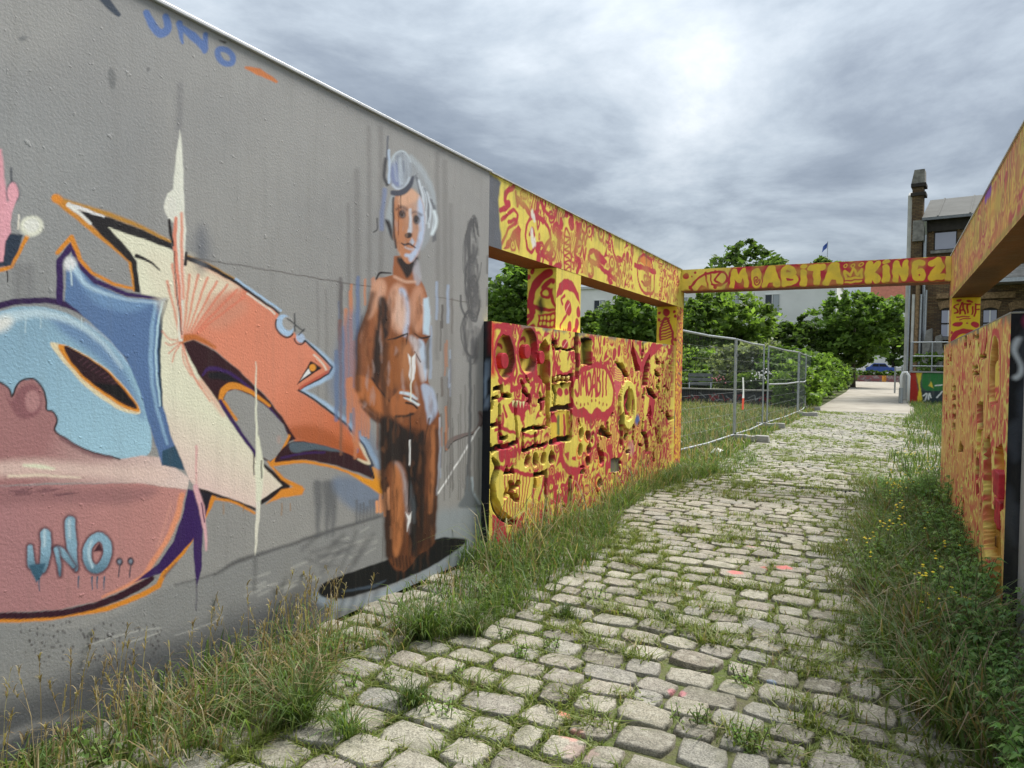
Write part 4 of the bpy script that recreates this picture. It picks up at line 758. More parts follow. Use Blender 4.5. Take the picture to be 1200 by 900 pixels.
    F_(LPs((741, 402), (750, 434), (745, 437), (740, 414)), (60, 34, 26), s_, h=-.07); F_(LPs((740, 400), (752, 424), (764, 402), (778, 404), (762, 420), (756, 440), (748, 432)), RED, s_); F_(LPs((762, 414), (758, 452), (752, 454), (755, 430)), (120, 48, 36), s_, h=-.06)
    F_(LPs((757, 454), (763, 455), (770, 466), (767, 468), (760, 462)), INK, s_, h=-.06); F_(LPs((768, 416), (773, 424), (773, 428), (769, 426)), INK, s_, h=-.06); F_(LPs((767, 432), (774, 440), (772, 443), (767, 438)), INK, s_, h=-.06); F_(LPs((756, 460), (768, 468), (765, 492), (760, 495)), RED, s_); F_(LPs((756, 462), (761, 466), (757, 492), (754, 494)), YEL, s_)
    K(LPs((728, 488), (728, 520)), .08, (72, 74, 40), .015, False, h=-.06); F_(LPs((751, 506), (758, 507), (760, 528), (757, 532), (755, 514)), INK, s_, h=-.06); F_(LPs((781, 480), (787, 492), (784, 494), (780, 486)), INK, s_, h=-.06)
    for x in (768, 770, 772): K(LPs((x, 500), (x+3, 520)), .03, INK, s_, h=-.05)
    F_(ell(*LP(747, 492), .09, .06), (70, 88, 140), .05); F_(ell(*LP(740, 525), .12, .09), (170, 110, 130), .08, alpha=.6)
    # worn grey concrete along the top edge, moss stains
    for i in range(26): u = r.uniform(YA+.3, 10); F_(ell(u, ZP+.01, r.uniform(.03, .12), r.uniform(.015, .05)), (120, 112, 100), .04, alpha=.9)
    for i in range(60): u = r.uniform(YA, 10); v = r.uniform(0, ZP); K([(u, v), (u+r.uniform(-.01, .01), v-r.uniform(.08, .3))], r.uniform(.01, .03), (92, 84, 44), .04, alpha=.4)
panel = empty('relief_panel', (XP, 7.3, 0), 0, 'red and yellow cast concrete relief panel with ring eyes, in front of the open frame', 'wall')
us = np.append(wall_cols(575.5, 787, .55, XP), 10.06)
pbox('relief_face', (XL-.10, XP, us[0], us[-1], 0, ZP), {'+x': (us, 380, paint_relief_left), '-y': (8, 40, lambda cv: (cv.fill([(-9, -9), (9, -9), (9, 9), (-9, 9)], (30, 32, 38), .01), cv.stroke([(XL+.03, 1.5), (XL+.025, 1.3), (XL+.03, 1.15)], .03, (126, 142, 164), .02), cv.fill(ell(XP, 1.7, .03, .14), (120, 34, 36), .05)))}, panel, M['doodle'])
def boss(cx, cy, rx, ry, X, h, parent, sgn=1):
    c = PX(cx, cy, X); e = PX(cx, cy-ry, X); R_ = abs(e[2]-c[2]); m = MB(); n = 18; r0 = np.random.default_rng(int(cx))
    pts = [(c[1]+R_*math.cos(2*math.pi*i/n), c[2]+R_*1.0*math.sin(2*math.pi*i/n)) for i in range(n)]
    m.prism(pts, 'x', X-.06*sgn, X+h*sgn); o = m.build('boss', M['redpaint'], bevel=.006); return child_of(o, parent)
M['redpaint'] = simple('red_paint', tuple(srgb((172, 42, 56))*1.1), .7, .25, 14, .003)
for a in ((592.5, 423, 5, 9.6), (619, 412, 4.5, 8.6), (635.8, 419, 4, 7.8)): boss(*a, XP, -.004, panel)
# ------------------------------------------------------------------ lettered cross beam
YF0, YF1, ZF0, ZF1 = 10.55, 10.86, 2.63, 2.952
def FX(x, y): p = PY(x, y, YF0); return (p[0], p[2])
def paint_cross(cv):
    K, F_ = cv.stroke, cv.fill; f = lambda *pts: [FX(*p) for p in pts]; s_ = .008
    F_([(FX(850, 320)[0], ZF0), (FX(1108, 320)[0], ZF0), (FX(1108, 320)[0], ZF1), (FX(856, 320)[0], ZF1)], RED, s_)
    edges = [(853, 880), (879.5, 893.5), (892, 915), (913.5, 937), (937.5, 946), (946.5, 968), (964, 989), None, (1012, 1033), (1034, 1042.5), (1043.5, 1067), (1066, 1086), (1086, 1109)]
    for ch, e in zip('MOABITA KINGZ', edges):
        if e is None: continue
        a, b = FX(e[0], 322)[0]+.04, FX(e[1], 322)[0]-.04
        write(cv, ch, [(a, ZF0+.045, b, ZF1-.05)], .088 if ch in 'ITKZA' else .068, (226, 182, 62), s_)
        if ch == 'I': F_(ell((a+b)/2, ZF1-.035, .042, .03), (226, 182, 62), s_)
    sp = FX(886.5, 328); t = np.linspace(0, 4*math.pi, 24); F_(ell(sp[0], sp[1], .07, .12), (226, 182, 62), s_); K(np.stack([sp[0]+.05*t/12.6*np.cos(t), sp[1]+.08*t/12.6*np.sin(t)], 1), .018, RED, s_, False)
    a, b = FX(989, 322)[0], FX(1011, 322)[0]; w = b-a
    K([(a+.01, ZF0+.2), (a+.02, ZF0+.09), (b-.02, ZF0+.09), (b-.01, ZF0+.2), (a+.68*w, ZF0+.13), (a+.5*w, ZF0+.23), (a+.32*w, ZF0+.13)], .03, (226, 182, 62), s_, False, closed=True); K([(a+.02, ZF0+.045), (b-.02, ZF0+.045)], .025, (226, 182, 62), s_)
    for x in (a+.02, a+.5*w, b-.02): K(ell(x, ZF0+.265, .022, .022, 0, 10), .012, (226, 182, 62), s_, False, closed=True)
    # winged mark left of the words
    K(f((808, 338), (815, 329), (826, 322), (846, 318), (852, 326), (846, 334), (834, 333)), .035, RED, s_); K(f((808, 336), (812, 342)), .04, RED, s_); K(f((846, 318), (838, 328), (846, 334)), .03, RED, s_); K(f((827, 320), (829, 336)), .03, RED, s_); K(f((833, 322), (834, 332)), .02, RED, s_); F_(f((816, 342), (822, 334), (832, 340), (830, 343)), RED, s_)
    for x, y, r_ in ((804, 324, .045), (815, 319, .02), (811, 324, .012), (838, 336, .03), (829, 338, .02), (838, 318, .025)): F_(ell(*FX(x, y), r_, r_), RED, s_)
    r = np.random.default_rng(2)
    for i in range(40): u = r.uniform(XL, XR); F_(ell(u, r.uniform(ZF0, ZF1), .08, .05), (178, 160, 70), .06, alpha=.35)
    K([(XL, ZF0), (XR, ZF0)], .03, (120, 66, 30), .03)
cross = empty('lettered_beam', ((XL+XR)/2, YF0, 0), 0, 'red and yellow crossbeam lettered with a crown, spanning the passage between both frames', 'beam')
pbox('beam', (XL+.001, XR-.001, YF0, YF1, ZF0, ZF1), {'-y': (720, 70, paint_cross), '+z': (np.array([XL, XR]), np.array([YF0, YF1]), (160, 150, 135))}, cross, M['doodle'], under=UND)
# ------------------------------------------------------------------ right side
YRA = 4.95
rframe = empty('concrete_frame', (XR, 7.5, 0), 0, 'sun bleached red and yellow frame beside the brick building, post tagged SATIF', 'frame')
def paint_right_beam(cv):
    doodle(cv, YRA, YE-.05, ZBR+.03, ZT-.03, 41, .028, .12, red=(178, 84, 84), dens=1.3, asp=1.5)
    r = np.random.default_rng(6)
    for i in range(90): u, v = r.uniform(2, YE), r.uniform(ZBR, ZT); cv.fill(ell(u, v, r.uniform(.1, .4), r.uniform(.04, .12)), [(206, 170, 84), (176, 160, 80), (190, 110, 90)][i % 3], .12, alpha=.45)
    for i in range(70): u = r.uniform(2, YE); cv.stroke([(u, ZT), (u, ZT-r.uniform(.05, .45))], r.uniform(.01, .05), (120, 108, 66), .05, alpha=.35)
    for u in (6.9, 7.05, 6.8): cv.fill(ell(u, ZT-.03, .09, .05), (132, 84, 168), .03)
    cv.fill([(1, ZBR), (YE, ZBR), (YE, ZBR+.05), (1, ZBR+.05)], (150, 140, 70), .04, alpha=.7)
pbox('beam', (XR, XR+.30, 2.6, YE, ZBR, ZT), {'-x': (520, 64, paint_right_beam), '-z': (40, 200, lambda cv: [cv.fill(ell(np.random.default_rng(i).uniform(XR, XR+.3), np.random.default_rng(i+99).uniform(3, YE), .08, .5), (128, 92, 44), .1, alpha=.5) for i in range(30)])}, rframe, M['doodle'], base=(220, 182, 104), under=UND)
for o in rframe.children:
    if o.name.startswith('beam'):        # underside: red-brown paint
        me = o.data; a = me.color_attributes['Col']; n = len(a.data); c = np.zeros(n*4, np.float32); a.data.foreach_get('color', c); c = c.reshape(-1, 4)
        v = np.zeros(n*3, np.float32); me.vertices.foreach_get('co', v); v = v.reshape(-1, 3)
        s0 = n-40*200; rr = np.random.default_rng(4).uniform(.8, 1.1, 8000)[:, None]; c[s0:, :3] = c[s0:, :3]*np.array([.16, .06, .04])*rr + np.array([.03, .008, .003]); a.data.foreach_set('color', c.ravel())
def R2_(x, y): p = PY(x, y, Y2a); return (p[0], p[2])
def paint_satif(cv):
    q = lambda *pts: [R2_(*p) for p in pts]; K, F_ = cv.stroke, cv.fill
    for ch, x0, x1, y0, y1 in (('S', 1117.5, 1124, 368, 356), ('A', 1124, 1131, 368, 355), ('T', 1130, 1137, 366, 356), ('I', 1138, 1141, 368, 356), ('F', 1141, 1149, 370, 355)):
        a, b = R2_(x0, y0), R2_(x1, y1); write(cv, ch, [(a[0], a[1], b[0], b[1])], .02, (160, 34, 44), .006)
    K(q((1121, 372), (1136, 371)), .018, RED, .006); K(q((1124, 375), (1138, 373)), .014, RED, .006); F_(ell(*R2_(1139, 354), .015, .012), RED, .006)
    for x, y, a, b in ((1124, 352, .03, .018), (1136, 353, .025, .016), (1123, 380, .055, .032), (1143, 380, .045, .036), (1134, 379, .012, .01), (1114.5, 390, .02, .02)): F_(ell(*R2_(x, y), a, b), RED, .006)
    K(q((1114, 399), (1121, 391), (1132, 388), (1143, 390)), .06, RED, .008)
    doodle(cv, XR, XR+.3, .05, 1.8, 52, .03, .09, dens=.7)
def paint_rpost_face(cv): doodle(cv, Y2a, YE, .05, ZBR, 53, .02, .06, red=(178, 84, 74), dens=1.2)
pbox('post', (XR+.002, XR+.302, Y2a, YE, 0, ZBR-.001), {'-y': (70, 330, paint_satif), '-x': (40, 200, paint_rpost_face)}, rframe, M['doodle'], base=(226, 180, 50))
child_of(MB().box(XR-.012, XR+.315, 2.6, YE-.05, ZT+.001, ZT+.012).build('coping', M['coping']), rframe)
XPR = XR-PRO
def RP(x, y): p = PX(x, y, XPR); return (p[1], p[2])
def paint_relief_right(cv):
    K, F_ = cv.stroke, cv.fill; q = lambda *pts: [RP(*p) for p in pts]; D = -.06; s_ = .012; rd = (186, 78, 76)
    keep = [RP(x, y)+(c,) for x, y, c in ((1166, 425, .25), (1158, 560, .2), (1171, 560, .2), (1144, 408, .15))]
    doodle(cv, YRA+.02, 10.3, .03, ZP-.03, 61, .022, .12, red=rd, keep=keep, dens=1.15)
    r = np.random.default_rng(14)
    for i in range(46): F_(ell(r.uniform(YRA, 10.3), r.uniform(0, ZP), .25, .16), (226, 178, 104), .2, alpha=.4)
    F_(sm(q((1160, 470), (1160, 432), (1163, 404), (1166, 395), (1169, 402), (1170, 440), (1169, 470))), (150, 70, 30), s_, h=D); F_(sm(q((1162, 466), (1162, 432), (1165, 420), (1169, 424), (1169, 466))), (232, 186, 88), s_, h=-.02); K(sm(q((1158.5, 475), (1158.5, 430), (1162, 398), (1166, 388), (1171, 398), (1172.5, 440), (1171, 475)), False), .05, rd, s_, False)
    F_(q((1161, 455), (1169, 449), (1169, 454), (1161, 461)), rd, s_); K(ell(*RP(1165, 480), .16, .12, 0, 16), .03, rd, s_, False, closed=True); K(ell(*RP(1165, 480), .09, .06, 0, 12), .025, rd, s_, False, closed=True)
    for b in ((1140, 1147, 393, 397), (1147.5, 1156, 416.5, 420), (1139.5, 1146, 429, 432), (1139.5, 1146, 436, 440), (1110.5, 1112, 416, 428), (1113.5, 1115, 416, 428), (1116, 1120, 452, 458), (1116, 1120, 463, 469), (1116, 1120, 474, 480), (1116, 1120, 485, 491), (1116, 1119.5, 496, 503), (1130, 1133, 395, 408)):
        F_(q((b[0], b[2]), (b[1], b[2]), (b[1], b[3]), (b[0], b[3])), (40, 30, 20), s_, h=-.06)
    F_(q((1145, 474), (1152, 470), (1152, 492), (1145, 494)), (120, 118, 60), s_, h=D); F_(q((1146, 494), (1152, 492), (1152, 504), (1146, 502)), (160, 30, 30), s_, h=D); F_(q((1145, 506), (1150, 502), (1149, 530), (1145, 532)), (160, 140, 40), s_, h=D); F_(q((1122.5, 530), (1125, 517), (1129, 524), (1128.5, 530)), (90, 64, 30), s_, h=D)
    for x0, x1, y0, y1, c in ((1153, 1161, 516, 640, (150, 112, 40)), (1166, 1176, 524, 592, (196, 156, 40)), (1143.5, 1147, 536, 560, (60, 44, 26)), (1144, 1147, 566, 578, (110, 30, 26)), (1160, 1172, 600, 735, (170, 140, 70))):
        F_(sm(q((x0, y1), (x0, y0+8), ((x0+x1)/2-1, y0), (x1, y0+5), (x1, y1)), True, 3), c, s_, h=-.07)
    F_(q((1156.5, 540), (1160.5, 540), (1160.5, 620), (1156.5, 620)), (150, 26, 24), .02, h=-.05)
    for i in range(90): u, v = r.uniform(YRA+.6, 10.2), r.uniform(.1, ZP-.08); K([(u, v), (u+r.uniform(-.12, .12), v-r.uniform(.02, .12))], r.uniform(.02, .05), (70, 44, 30), s_, False, h=-.05)
    for i in range(30): u = r.uniform(YRA, 10.3); F_(ell(u, ZP, r.uniform(.03, .1), r.uniform(.02, .06)), (120, 110, 96), .05, alpha=.8)
rpanel = empty('relief_panel', (XPR, 7.6, 0), 0, 'faded red and yellow relief panel with arch slots, weeds along its foot', 'wall')
pbox('relief_face', (XPR, XR+.10, YRA, 10.3, 0, ZP), {'-x': (380, 290, paint_relief_right), '-y': (24, 200, lambda cv: (cv.fill([(-9, -9), (9, -9), (9, 9), (-9, 9)], (24, 25, 29), .01), [cv.fill(ell(np.random.default_rng(i).uniform(XPR, XR+.06), np.random.default_rng(i+50).uniform(.1, 1.7), .03, .12), (58, 62, 70), .04, alpha=.7) for i in range(14)], cv.stroke([(XPR+.04, 1.66), (XPR+.022, 1.60), (XPR+.045, 1.54), (XPR+.05, 1.47), (XPR+.03, 1.44)], .028, (178, 184, 190), .02), cv.fill(ell(XPR+.09, 1.76, .03, .05), (150, 50, 90), .04)))}, rpanel, M['doodle'], base=(236, 198, 112))
child_of(MB().box(XPR-.002, XR+.02, YRA+.005, 10.3, ZP+.001, ZP+.010).build('top_edge', M['bare']), rpanel)
for (x0, x1, y0, y1), h in (((1170, 1178, 556, 578), .03), ((1164.5, 1172, 590, 612), .0)):
    a, b = RP(x0, y1), RP(x1, y0); child_of(MB().box(XPR-h, XPR+.05, min(a[0], b[0]), max(a[0], b[0]), a[1], b[1]).build('relief_block', M['blockpaint'] if 'blockpaint' in M else M['redpaint'], bevel=.008), rpanel)
rwall = empty('grey_wall', (XR, 2, 0), 0, 'plain light grey wall end next to the black edge of the faded relief panel', 'wall')
child_of(MB().box(XR, XR+.30, -3, YRA+.04, 0, ZBR-.002).build('wall_core', M['greywall'], bevel=.01), rwall)
child_of(MB().box(XR+.001, XR+.299, -3, 2.598, ZBR, ZT-.003).build('wall_top', M['greywall']), rwall)
# ================================================================== ground, path, stones
t = NT('ground_soil'); c1 = t.ramp(t.noise(1.1, 6, .6), [(.35, (.085, .075, .05)), (.5, (.07, .085, .032)), (.68, (.06, .10, .028))])
c2 = t.mix(t.ramp(t.noise(30, 4), [(.35, 0.0), (.7, .6)]), c1, (.11, .115, .05)); M['soil'] = t.fin(c2, .95, t.bump(t.noise(25, 5), .03), .1)
tag(link('ground', npmesh('ground', np.array([(-700, -300, -.03), (700, -300, -.03), (700, 1100, -.03), (-700, 1100, -.03)]), np.array([[0, 1, 2, 3]])), M['soil']), kind='structure')
# bed of sand and moss between the stones
t = NT('joint_sand'); n = t.noise(2.3, 5, .6); c1 = t.ramp(n, [(.32, (.19, .17, .12)), (.44, (.165, .175, .075)), (.56, (.14, .185, .05))])
c1 = t.mix(t.ramp(t.noise(60, 4), [(.4, 0.0), (.7, .55)]), c1, (.19, .175, .13)); M['bed'] = t.fin(c1, .95, t.bump(t.noise(45, 5, .7), .025), .1)
path = MB(); path.add([(XL+.02, -1, -.013), (XR-.02, -1, -.013), (XR-.02, 10.8, -.013), (XL+.02, 10.8, -.013)], [(0, 1, 2, 3)]); path.add([(-2.55, 10.8, -.013), (1.12, 10.8, -.013), (1.12, 29.6, -.013), (-2.45, 29.6, -.013)], [(0, 1, 2, 3)])
path = tag(path.build('cobblestone_path', M['bed']), kind='structure')
# granite setts
t = NT('granite_sett'); oi = t.new('ShaderNodeObjectInfo'); t.coords(); isl = t.math('FRACT', t.math('ADD', t.pos.outputs['Random Per Island'], oi.outputs['Random']))
base = t.ramp(isl, [(0, (.19, .175, .14)), (.2, (.33, .31, .25)), (.38, (.25, .225, .18)), (.55, (.36, .34, .265)), (.72, (.265, .258, .228)), (.86, (.30, .27, .22)), (1, (.41, .39, .315))])
sp = t.ramp(t.noise(130, 3, .7), [(.36, .55), (.5, 1.0), (.64, 1.4)]); c1 = t.mix(1.0, base, sp, 'MULTIPLY')
c1 = t.mix(t.ramp(t.noise(22, 5, .65), [(.5, 0.0), (.66, .55)]), c1, (.50, .48, .40)); c1 = t.mix(t.ramp(t.noise(7, 5, .6), [(.50, 0.0), (.68, .55)]), c1, (.15, .15, .095))
c1 = t.mix(t.ramp(t.noise(42, 3, .6), [(.62, 0.0), (.72, .7)]), c1, (.10, .09, .08))
def blot(px, py, rr, col, f, a=.85):      # sprayed marks left on single stones
    global c1
    p = G(px, py); vm = t.new('ShaderNodeVectorMath', operation='DISTANCE'); t.l.new(t.coords(), vm.inputs[0]); vm.inputs[1].default_value = (p[0], p[1], 0)
    d = t.math('ADD', t.math('DIVIDE', vm.outputs['Value'], rr), t.math('MULTIPLY', t.math('SUBTRACT', f, .5), 1.3)); c1 = t.mix(t.ramp(d, [(.62, a), (.9, 0.0)]), c1, col)
nf = t.noise(28, 4, .6)
for a in ((918, 666, .075, (.72, .16, .16)), (897, 666, .05, (.70, .16, .16)), (862, 672, .065, (.70, .17, .17)), (665, 834, .05, (.74, .22, .13), .8), (672, 862, .06, (.66, .26, .22), .6), (794, 813, .05, (.62, .20, .24), .7), (680, 882, .08, (.45, .30, .28), .5), (905, 800, .03, (.2, .3, .5), .6), (880, 640, .05, (.6, .3, .28), .4)): blot(a[0], a[1], a[2], a[3], nf, a[4]*.85 if len(a) > 4 else .68)
M['sett'] = t.fin(c1, .82, t.bump(t.math('ADD', t.noise(38, 6, .7), t.math('MULTIPLY', t.noise(150, 3), .35)), .012), .25)
def sett(seed, n=12):
    """one worn stone, unit footprint; returns verts, faces"""
    r = np.random.default_rng(seed); a = 2*math.pi*(np.arange(n)+.5)/n+r.normal(0, .06, n)
    k = 7.5; rad = .5/((np.abs(np.cos(a))**k+np.abs(np.sin(a))**k)**(1/k)); rad *= r.uniform(.93, 1.02, n)
    sk = r.uniform(-.10, .10, 2); x, y = rad*np.cos(a), rad*np.sin(a); x, y = x+sk[0]*y, y+sk[1]*x
    V = []
    for sc, z in ((1.0, -.05), (1.0, -.010), (.972, -.001), (.86, .001)): V += [(x[i]*sc, y[i]*sc, z+(r.uniform(-.003, .003) if sc < 1 else 0)) for i in range(n)]
    V.append((r.uniform(-.1, .1), r.uniform(-.1, .1), .003+r.uniform(-.003, .003))); F = []
    for j in range(3):
        for i in range(n): F.append((j*n+i, j*n+(i+1) % n, (j+1)*n+(i+1) % n, (j+1)*n+i))
    for i in range(n): F.append((3*n+i, 3*n+(i+1) % n, 4*n))
    return np.array(V), F
VAR = [sett(100+i) for i in range(28)]; VME = []
for i, (V, F) in enumerate(VAR):
    me = bpy.data.meshes.new('sett'); me.from_pydata([tuple(v) for v in V], [], F); me.polygons.foreach_set('use_smooth', [True]*len(me.polygons)); me.materials.append(M['sett']); VME.append(me)
rs = np.random.default_rng(77); stones = []
y = .75; row = 0
while y < 29.5:
    pit = rs.uniform(.160, .196); x0, x1 = (XL+.05, XR-.10) if y < 10.75 else (-2.32, .82); x = x0+rs.uniform(-.12, .02)
    while x < x1:
        w = rs.uniform(.17, .30) if rs.random() < .85 else rs.uniform(.13, .17)
        if not (9.42 < y < 9.62): stones.append((x+w/2, y+pit/2+.022*math.sin(x*1.7+row*.9)+.02*(x+1)*.4, w-rs.uniform(.006, .028), pit-rs.uniform(.005, .024), rs.normal(0, .04), rs.normal(.003, .004), rs.normal(0, .018), rs.normal(0, .018), rs.integers(0, 28)))
        x += w
    y += pit; row += 1
# kerb row on the right of the open stretch
yy = 10.9
while yy < 29.4:
    l = rs.uniform(.28, .5); stones.append((.93, yy+l/2, .17, l-.02, rs.normal(0, .01), rs.normal(.005, .004), 0, 0, rs.integers(0, 28))); yy += l
st = np.array(stones)
LEDGE = np.array([(-2.3, 1.2), (-2.2, 1.6), (-2.10, 1.88), (-2.06, 2.22), (-2.36, 2.69), (-2.15, 2.84), (-2.0, 3.33), (-1.90, 4.05), (-1.98, 5.18), (-2.38, 6.83), (-2.46, 8.27), (-2.31, 9.14), (-1.8, 10.91), (-1.75, 12.16), (-2.1, 13.5), (-2.3, 15.5), (-2.35, 30)])
REDGE = np.array([(.46, 1.0), (.42, 2.4), (.32, 3.07), (.22, 3.5), (.10, 3.9), (-.06, 4.66), (-.15, 5.97), (-.20, 7.28), (-.16, 9.38), (-.12, 10.95), (-.08, 13.12), (.40, 22.17), (1.0, 31)])
led = lambda y: np.interp(y, LEDGE[:, 1], LEDGE[:, 0]); red_ = lambda y: np.interp(y, REDGE[:, 1], REDGE[:, 0])+.07*np.sin(np.asarray(y)*2.9)+.05*np.sin(np.asarray(y)*6.7+1)
px = PR(np.stack([st[:, 0], st[:, 1], np.zeros(len(st))], 1)); dep = (np.stack([st[:, 0], st[:, 1], np.zeros(len(st))-CH], 1))@cF
area = st[:, 2]*st[:, 3]/np.maximum(dep, .5)**3; vis = (px[:, 0] > -20) & (px[:, 0] < 1215) & (px[:, 1] < 915) & (dep > .6) & (st[:, 0] > led(st[:, 1])-.1) & (st[:, 0] < red_(st[:, 1])+.15)
order = np.argsort(-np.where(vis, area, 0)); near = set(order[:300].tolist())
Vs, Fs, n = [], [[], []], 0
for i, s_ in enumerate(stones):
    x, y, w, l, rz, dz, rx, ry, v = s_
    if i in near:
        o = bpy.data.objects.new('cobblestone', VME[v]); COL.objects.link(o); o.parent = path; o.location = (x, y, dz); o.rotation_euler = (rx, ry, rz); o.scale = (w, l, 1)
    else:
        V, F = VAR[v]; c, sn = math.cos(rz), math.sin(rz); P = V*np.array([w, l, 1]); P = np.stack([P[:, 0]*c-P[:, 1]*sn+x, P[:, 0]*sn+P[:, 1]*c+y, P[:, 2]+dz+P[:, 0]*(-ry)+P[:, 1]*rx], 1); Vs.append(P)
        a = np.array(F[:36])+n; b = np.array(F[36:])+n; Fs[0].append(a); Fs[1].append(b); n += len(P)
far = link('cobblestone_field', npmesh('cobblestone_field', np.concatenate(Vs), [np.concatenate(Fs[0]), np.concatenate(Fs[1])], smooth=True), M['sett'], path); far['kind'] = 'stuff'
# channel drain across the path
M['iron'] = simple('cast_iron', (.035, .033, .03), .6, .4, 20, .003, metal=.5)
drain = empty('channel_drain', (-.8, 9.52, 0), .05, 'narrow cast iron channel drain set across the cobbles', 'drain')
d = MB(); d.box(-1.0, 1.0, -.065, -.052, -.06, .004).box(-1.0, 1.0, .052, .065, -.06, .004); d.build('edge_rail', M['iron'], drain)
d = MB(); [d.box(-.99+i*.045, -.965+i*.045, -.052, .052, -.03, .002) for i in range(44)]; d.build('grating', M['iron'], drain); MB().box(-1, 1, -.05, .05, -.08, -.05).build('channel', M['blackpaint'], drain)
# sandy concrete path beyond
t = NT('sandy_concrete'); c1 = t.ramp(t.noise(.8, 6, .65, stretch=(1, .35, 1)), [(.3, (.25, .225, .185)), (.5, (.33, .30, .25)), (.72, (.39, .36, .30))]); c1 = t.mix(t.ramp(t.noise(.35, 3, .5, stretch=(.2, 2.2, 1)), [(.55, 0.0), (.7, .5)]), c1, (.20, .18, .15)); M['sandpath'] = t.fin(c1, .9, t.bump(t.noise(30, 4), .01), .15)
tag(link('concrete_path', npmesh('concrete_path', np.array([(-2.45, 29.6, -.012), (1.1, 29.6, -.012), (1.1, 46, -.012), (1.9, 140, -.012), (-4.8, 140, -.012), (-2.7, 60, -.012)]), [np.array([[0, 1, 2, 5]]), np.array([[5, 2, 3, 4]])]), M['sandpath']), kind='structure')
# ================================================================== grass and weeds
def leafmat(name, trans=.35, rough=.55):
    t = NT(name); a = t.new('ShaderNodeAttribute'); a.attribute_name = 'Col'; oi = t.new('ShaderNodeObjectInfo')
    hv = t.new('ShaderNodeHueSaturation'); t.l.new(a.outputs['Color'], hv.inputs['Color']); t.l.new(t.math('ADD', t.math('MULTIPLY', oi.outputs['Random'], .5), .75), hv.inputs['Value'])
    t.fin(hv.outputs[0], rough, None, .3); tr = t.new('ShaderNodeBsdfTranslucent'); t.l.new(t.mix(1.0, hv.outputs[0], (1.15, 1.25, .55), 'MULTIPLY'), tr.inputs[0])
    m = t.new('ShaderNodeMixShader'); m.inputs[0].default_value = trans; t.l.new(t.b.outputs[0], m.inputs[1]); t.l.new(tr.outputs[0], m.inputs[2]); t.l.new(m.outputs[0], t.out.inputs[0]); return t.m
M['leaf'] = leafmat('leaf', .55); M['blade'] = leafmat('grass_blade', .42, .5)
GREENS = np.array([(.105, .165, .04), (.135, .205, .055), (.08, .135, .03), (.17, .215, .08), (.11, .18, .065)]); STRAW = np.array([(.36, .29, .17), (.30, .23, .12), (.42, .36, .24), (.24, .17, .10)])
JOINT = np.array([(.19, .23, .06), (.16, .20, .05), (.22, .235, .085), (.13, .18, .04), (.18, .22, .07)])
def blades(P, H, Wd, rg, straw=0.0, lean=.5, zb=None, pal=None, lite=False):
    """one mesh's worth of bent grass blades standing on points P"""
    n = len(P); az = rg.uniform(0, 2*math.pi, n); H = np.broadcast_to(H, n)*rg.uniform(.5, 1.15, n); ln = H*lean*rg.uniform(.1, 1.5, n); d = np.stack([np.cos(az), np.sin(az)], 1); side = np.stack([-np.sin(az+rg.uniform(-.8, .8, n)), np.cos(az)], 1)*(np.broadcast_to(Wd, n)*rg.uniform(.6, 1.3, n)*.5)[:, None]
    z0 = np.zeros(n)-.025 if zb is None else zb
    V = np.zeros((n, 7, 3)); 
    for k, (f, g, w) in enumerate(((0, 0, .9), (.45, .22, 1), (.8, .62, .7))):
        V[:, 2*k, :2] = P+d*(ln*g)[:, None]-side*w; V[:, 2*k+1, :2] = P+d*(ln*g)[:, None]+side*w; V[:, 2*k, 2] = V[:, 2*k+1, 2] = z0+H*f
    V[:, 6, :2] = P+d*(ln*1.15)[:, None]; V[:, 6, 2] = z0+H*(1-.25*np.clip(ln/np.maximum(H, 1e-3), 0, 1.2))
    b = np.arange(n)[:, None]*7; Q = np.concatenate([b+np.array([[0, 1, 3, 2]]), b+np.array([[2, 3, 5, 4]])]); T = b+np.array([[4, 5, 6]])
    C = (GREENS if pal is None else pal)[rg.integers(0, 5, n)]*rg.uniform(.75, 1.25, (n, 1)); s = rg.random(n) < straw; C[s] = STRAW[rg.integers(0, 4, s.sum())]*rg.uniform(.7, 1.1, (s.sum(), 1))
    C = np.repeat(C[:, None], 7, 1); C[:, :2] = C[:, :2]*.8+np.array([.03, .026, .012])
    if lite: i5 = [0, 1, 2, 3, 6]; b = np.arange(n)[:, None]*5; return V[:, i5].reshape(-1, 3), b+np.array([[0, 1, 3, 2]]), b+np.array([[2, 3, 4]]), C[:, i5].reshape(-1, 3)
    return V.reshape(-1, 3), Q, T, C.reshape(-1, 3)
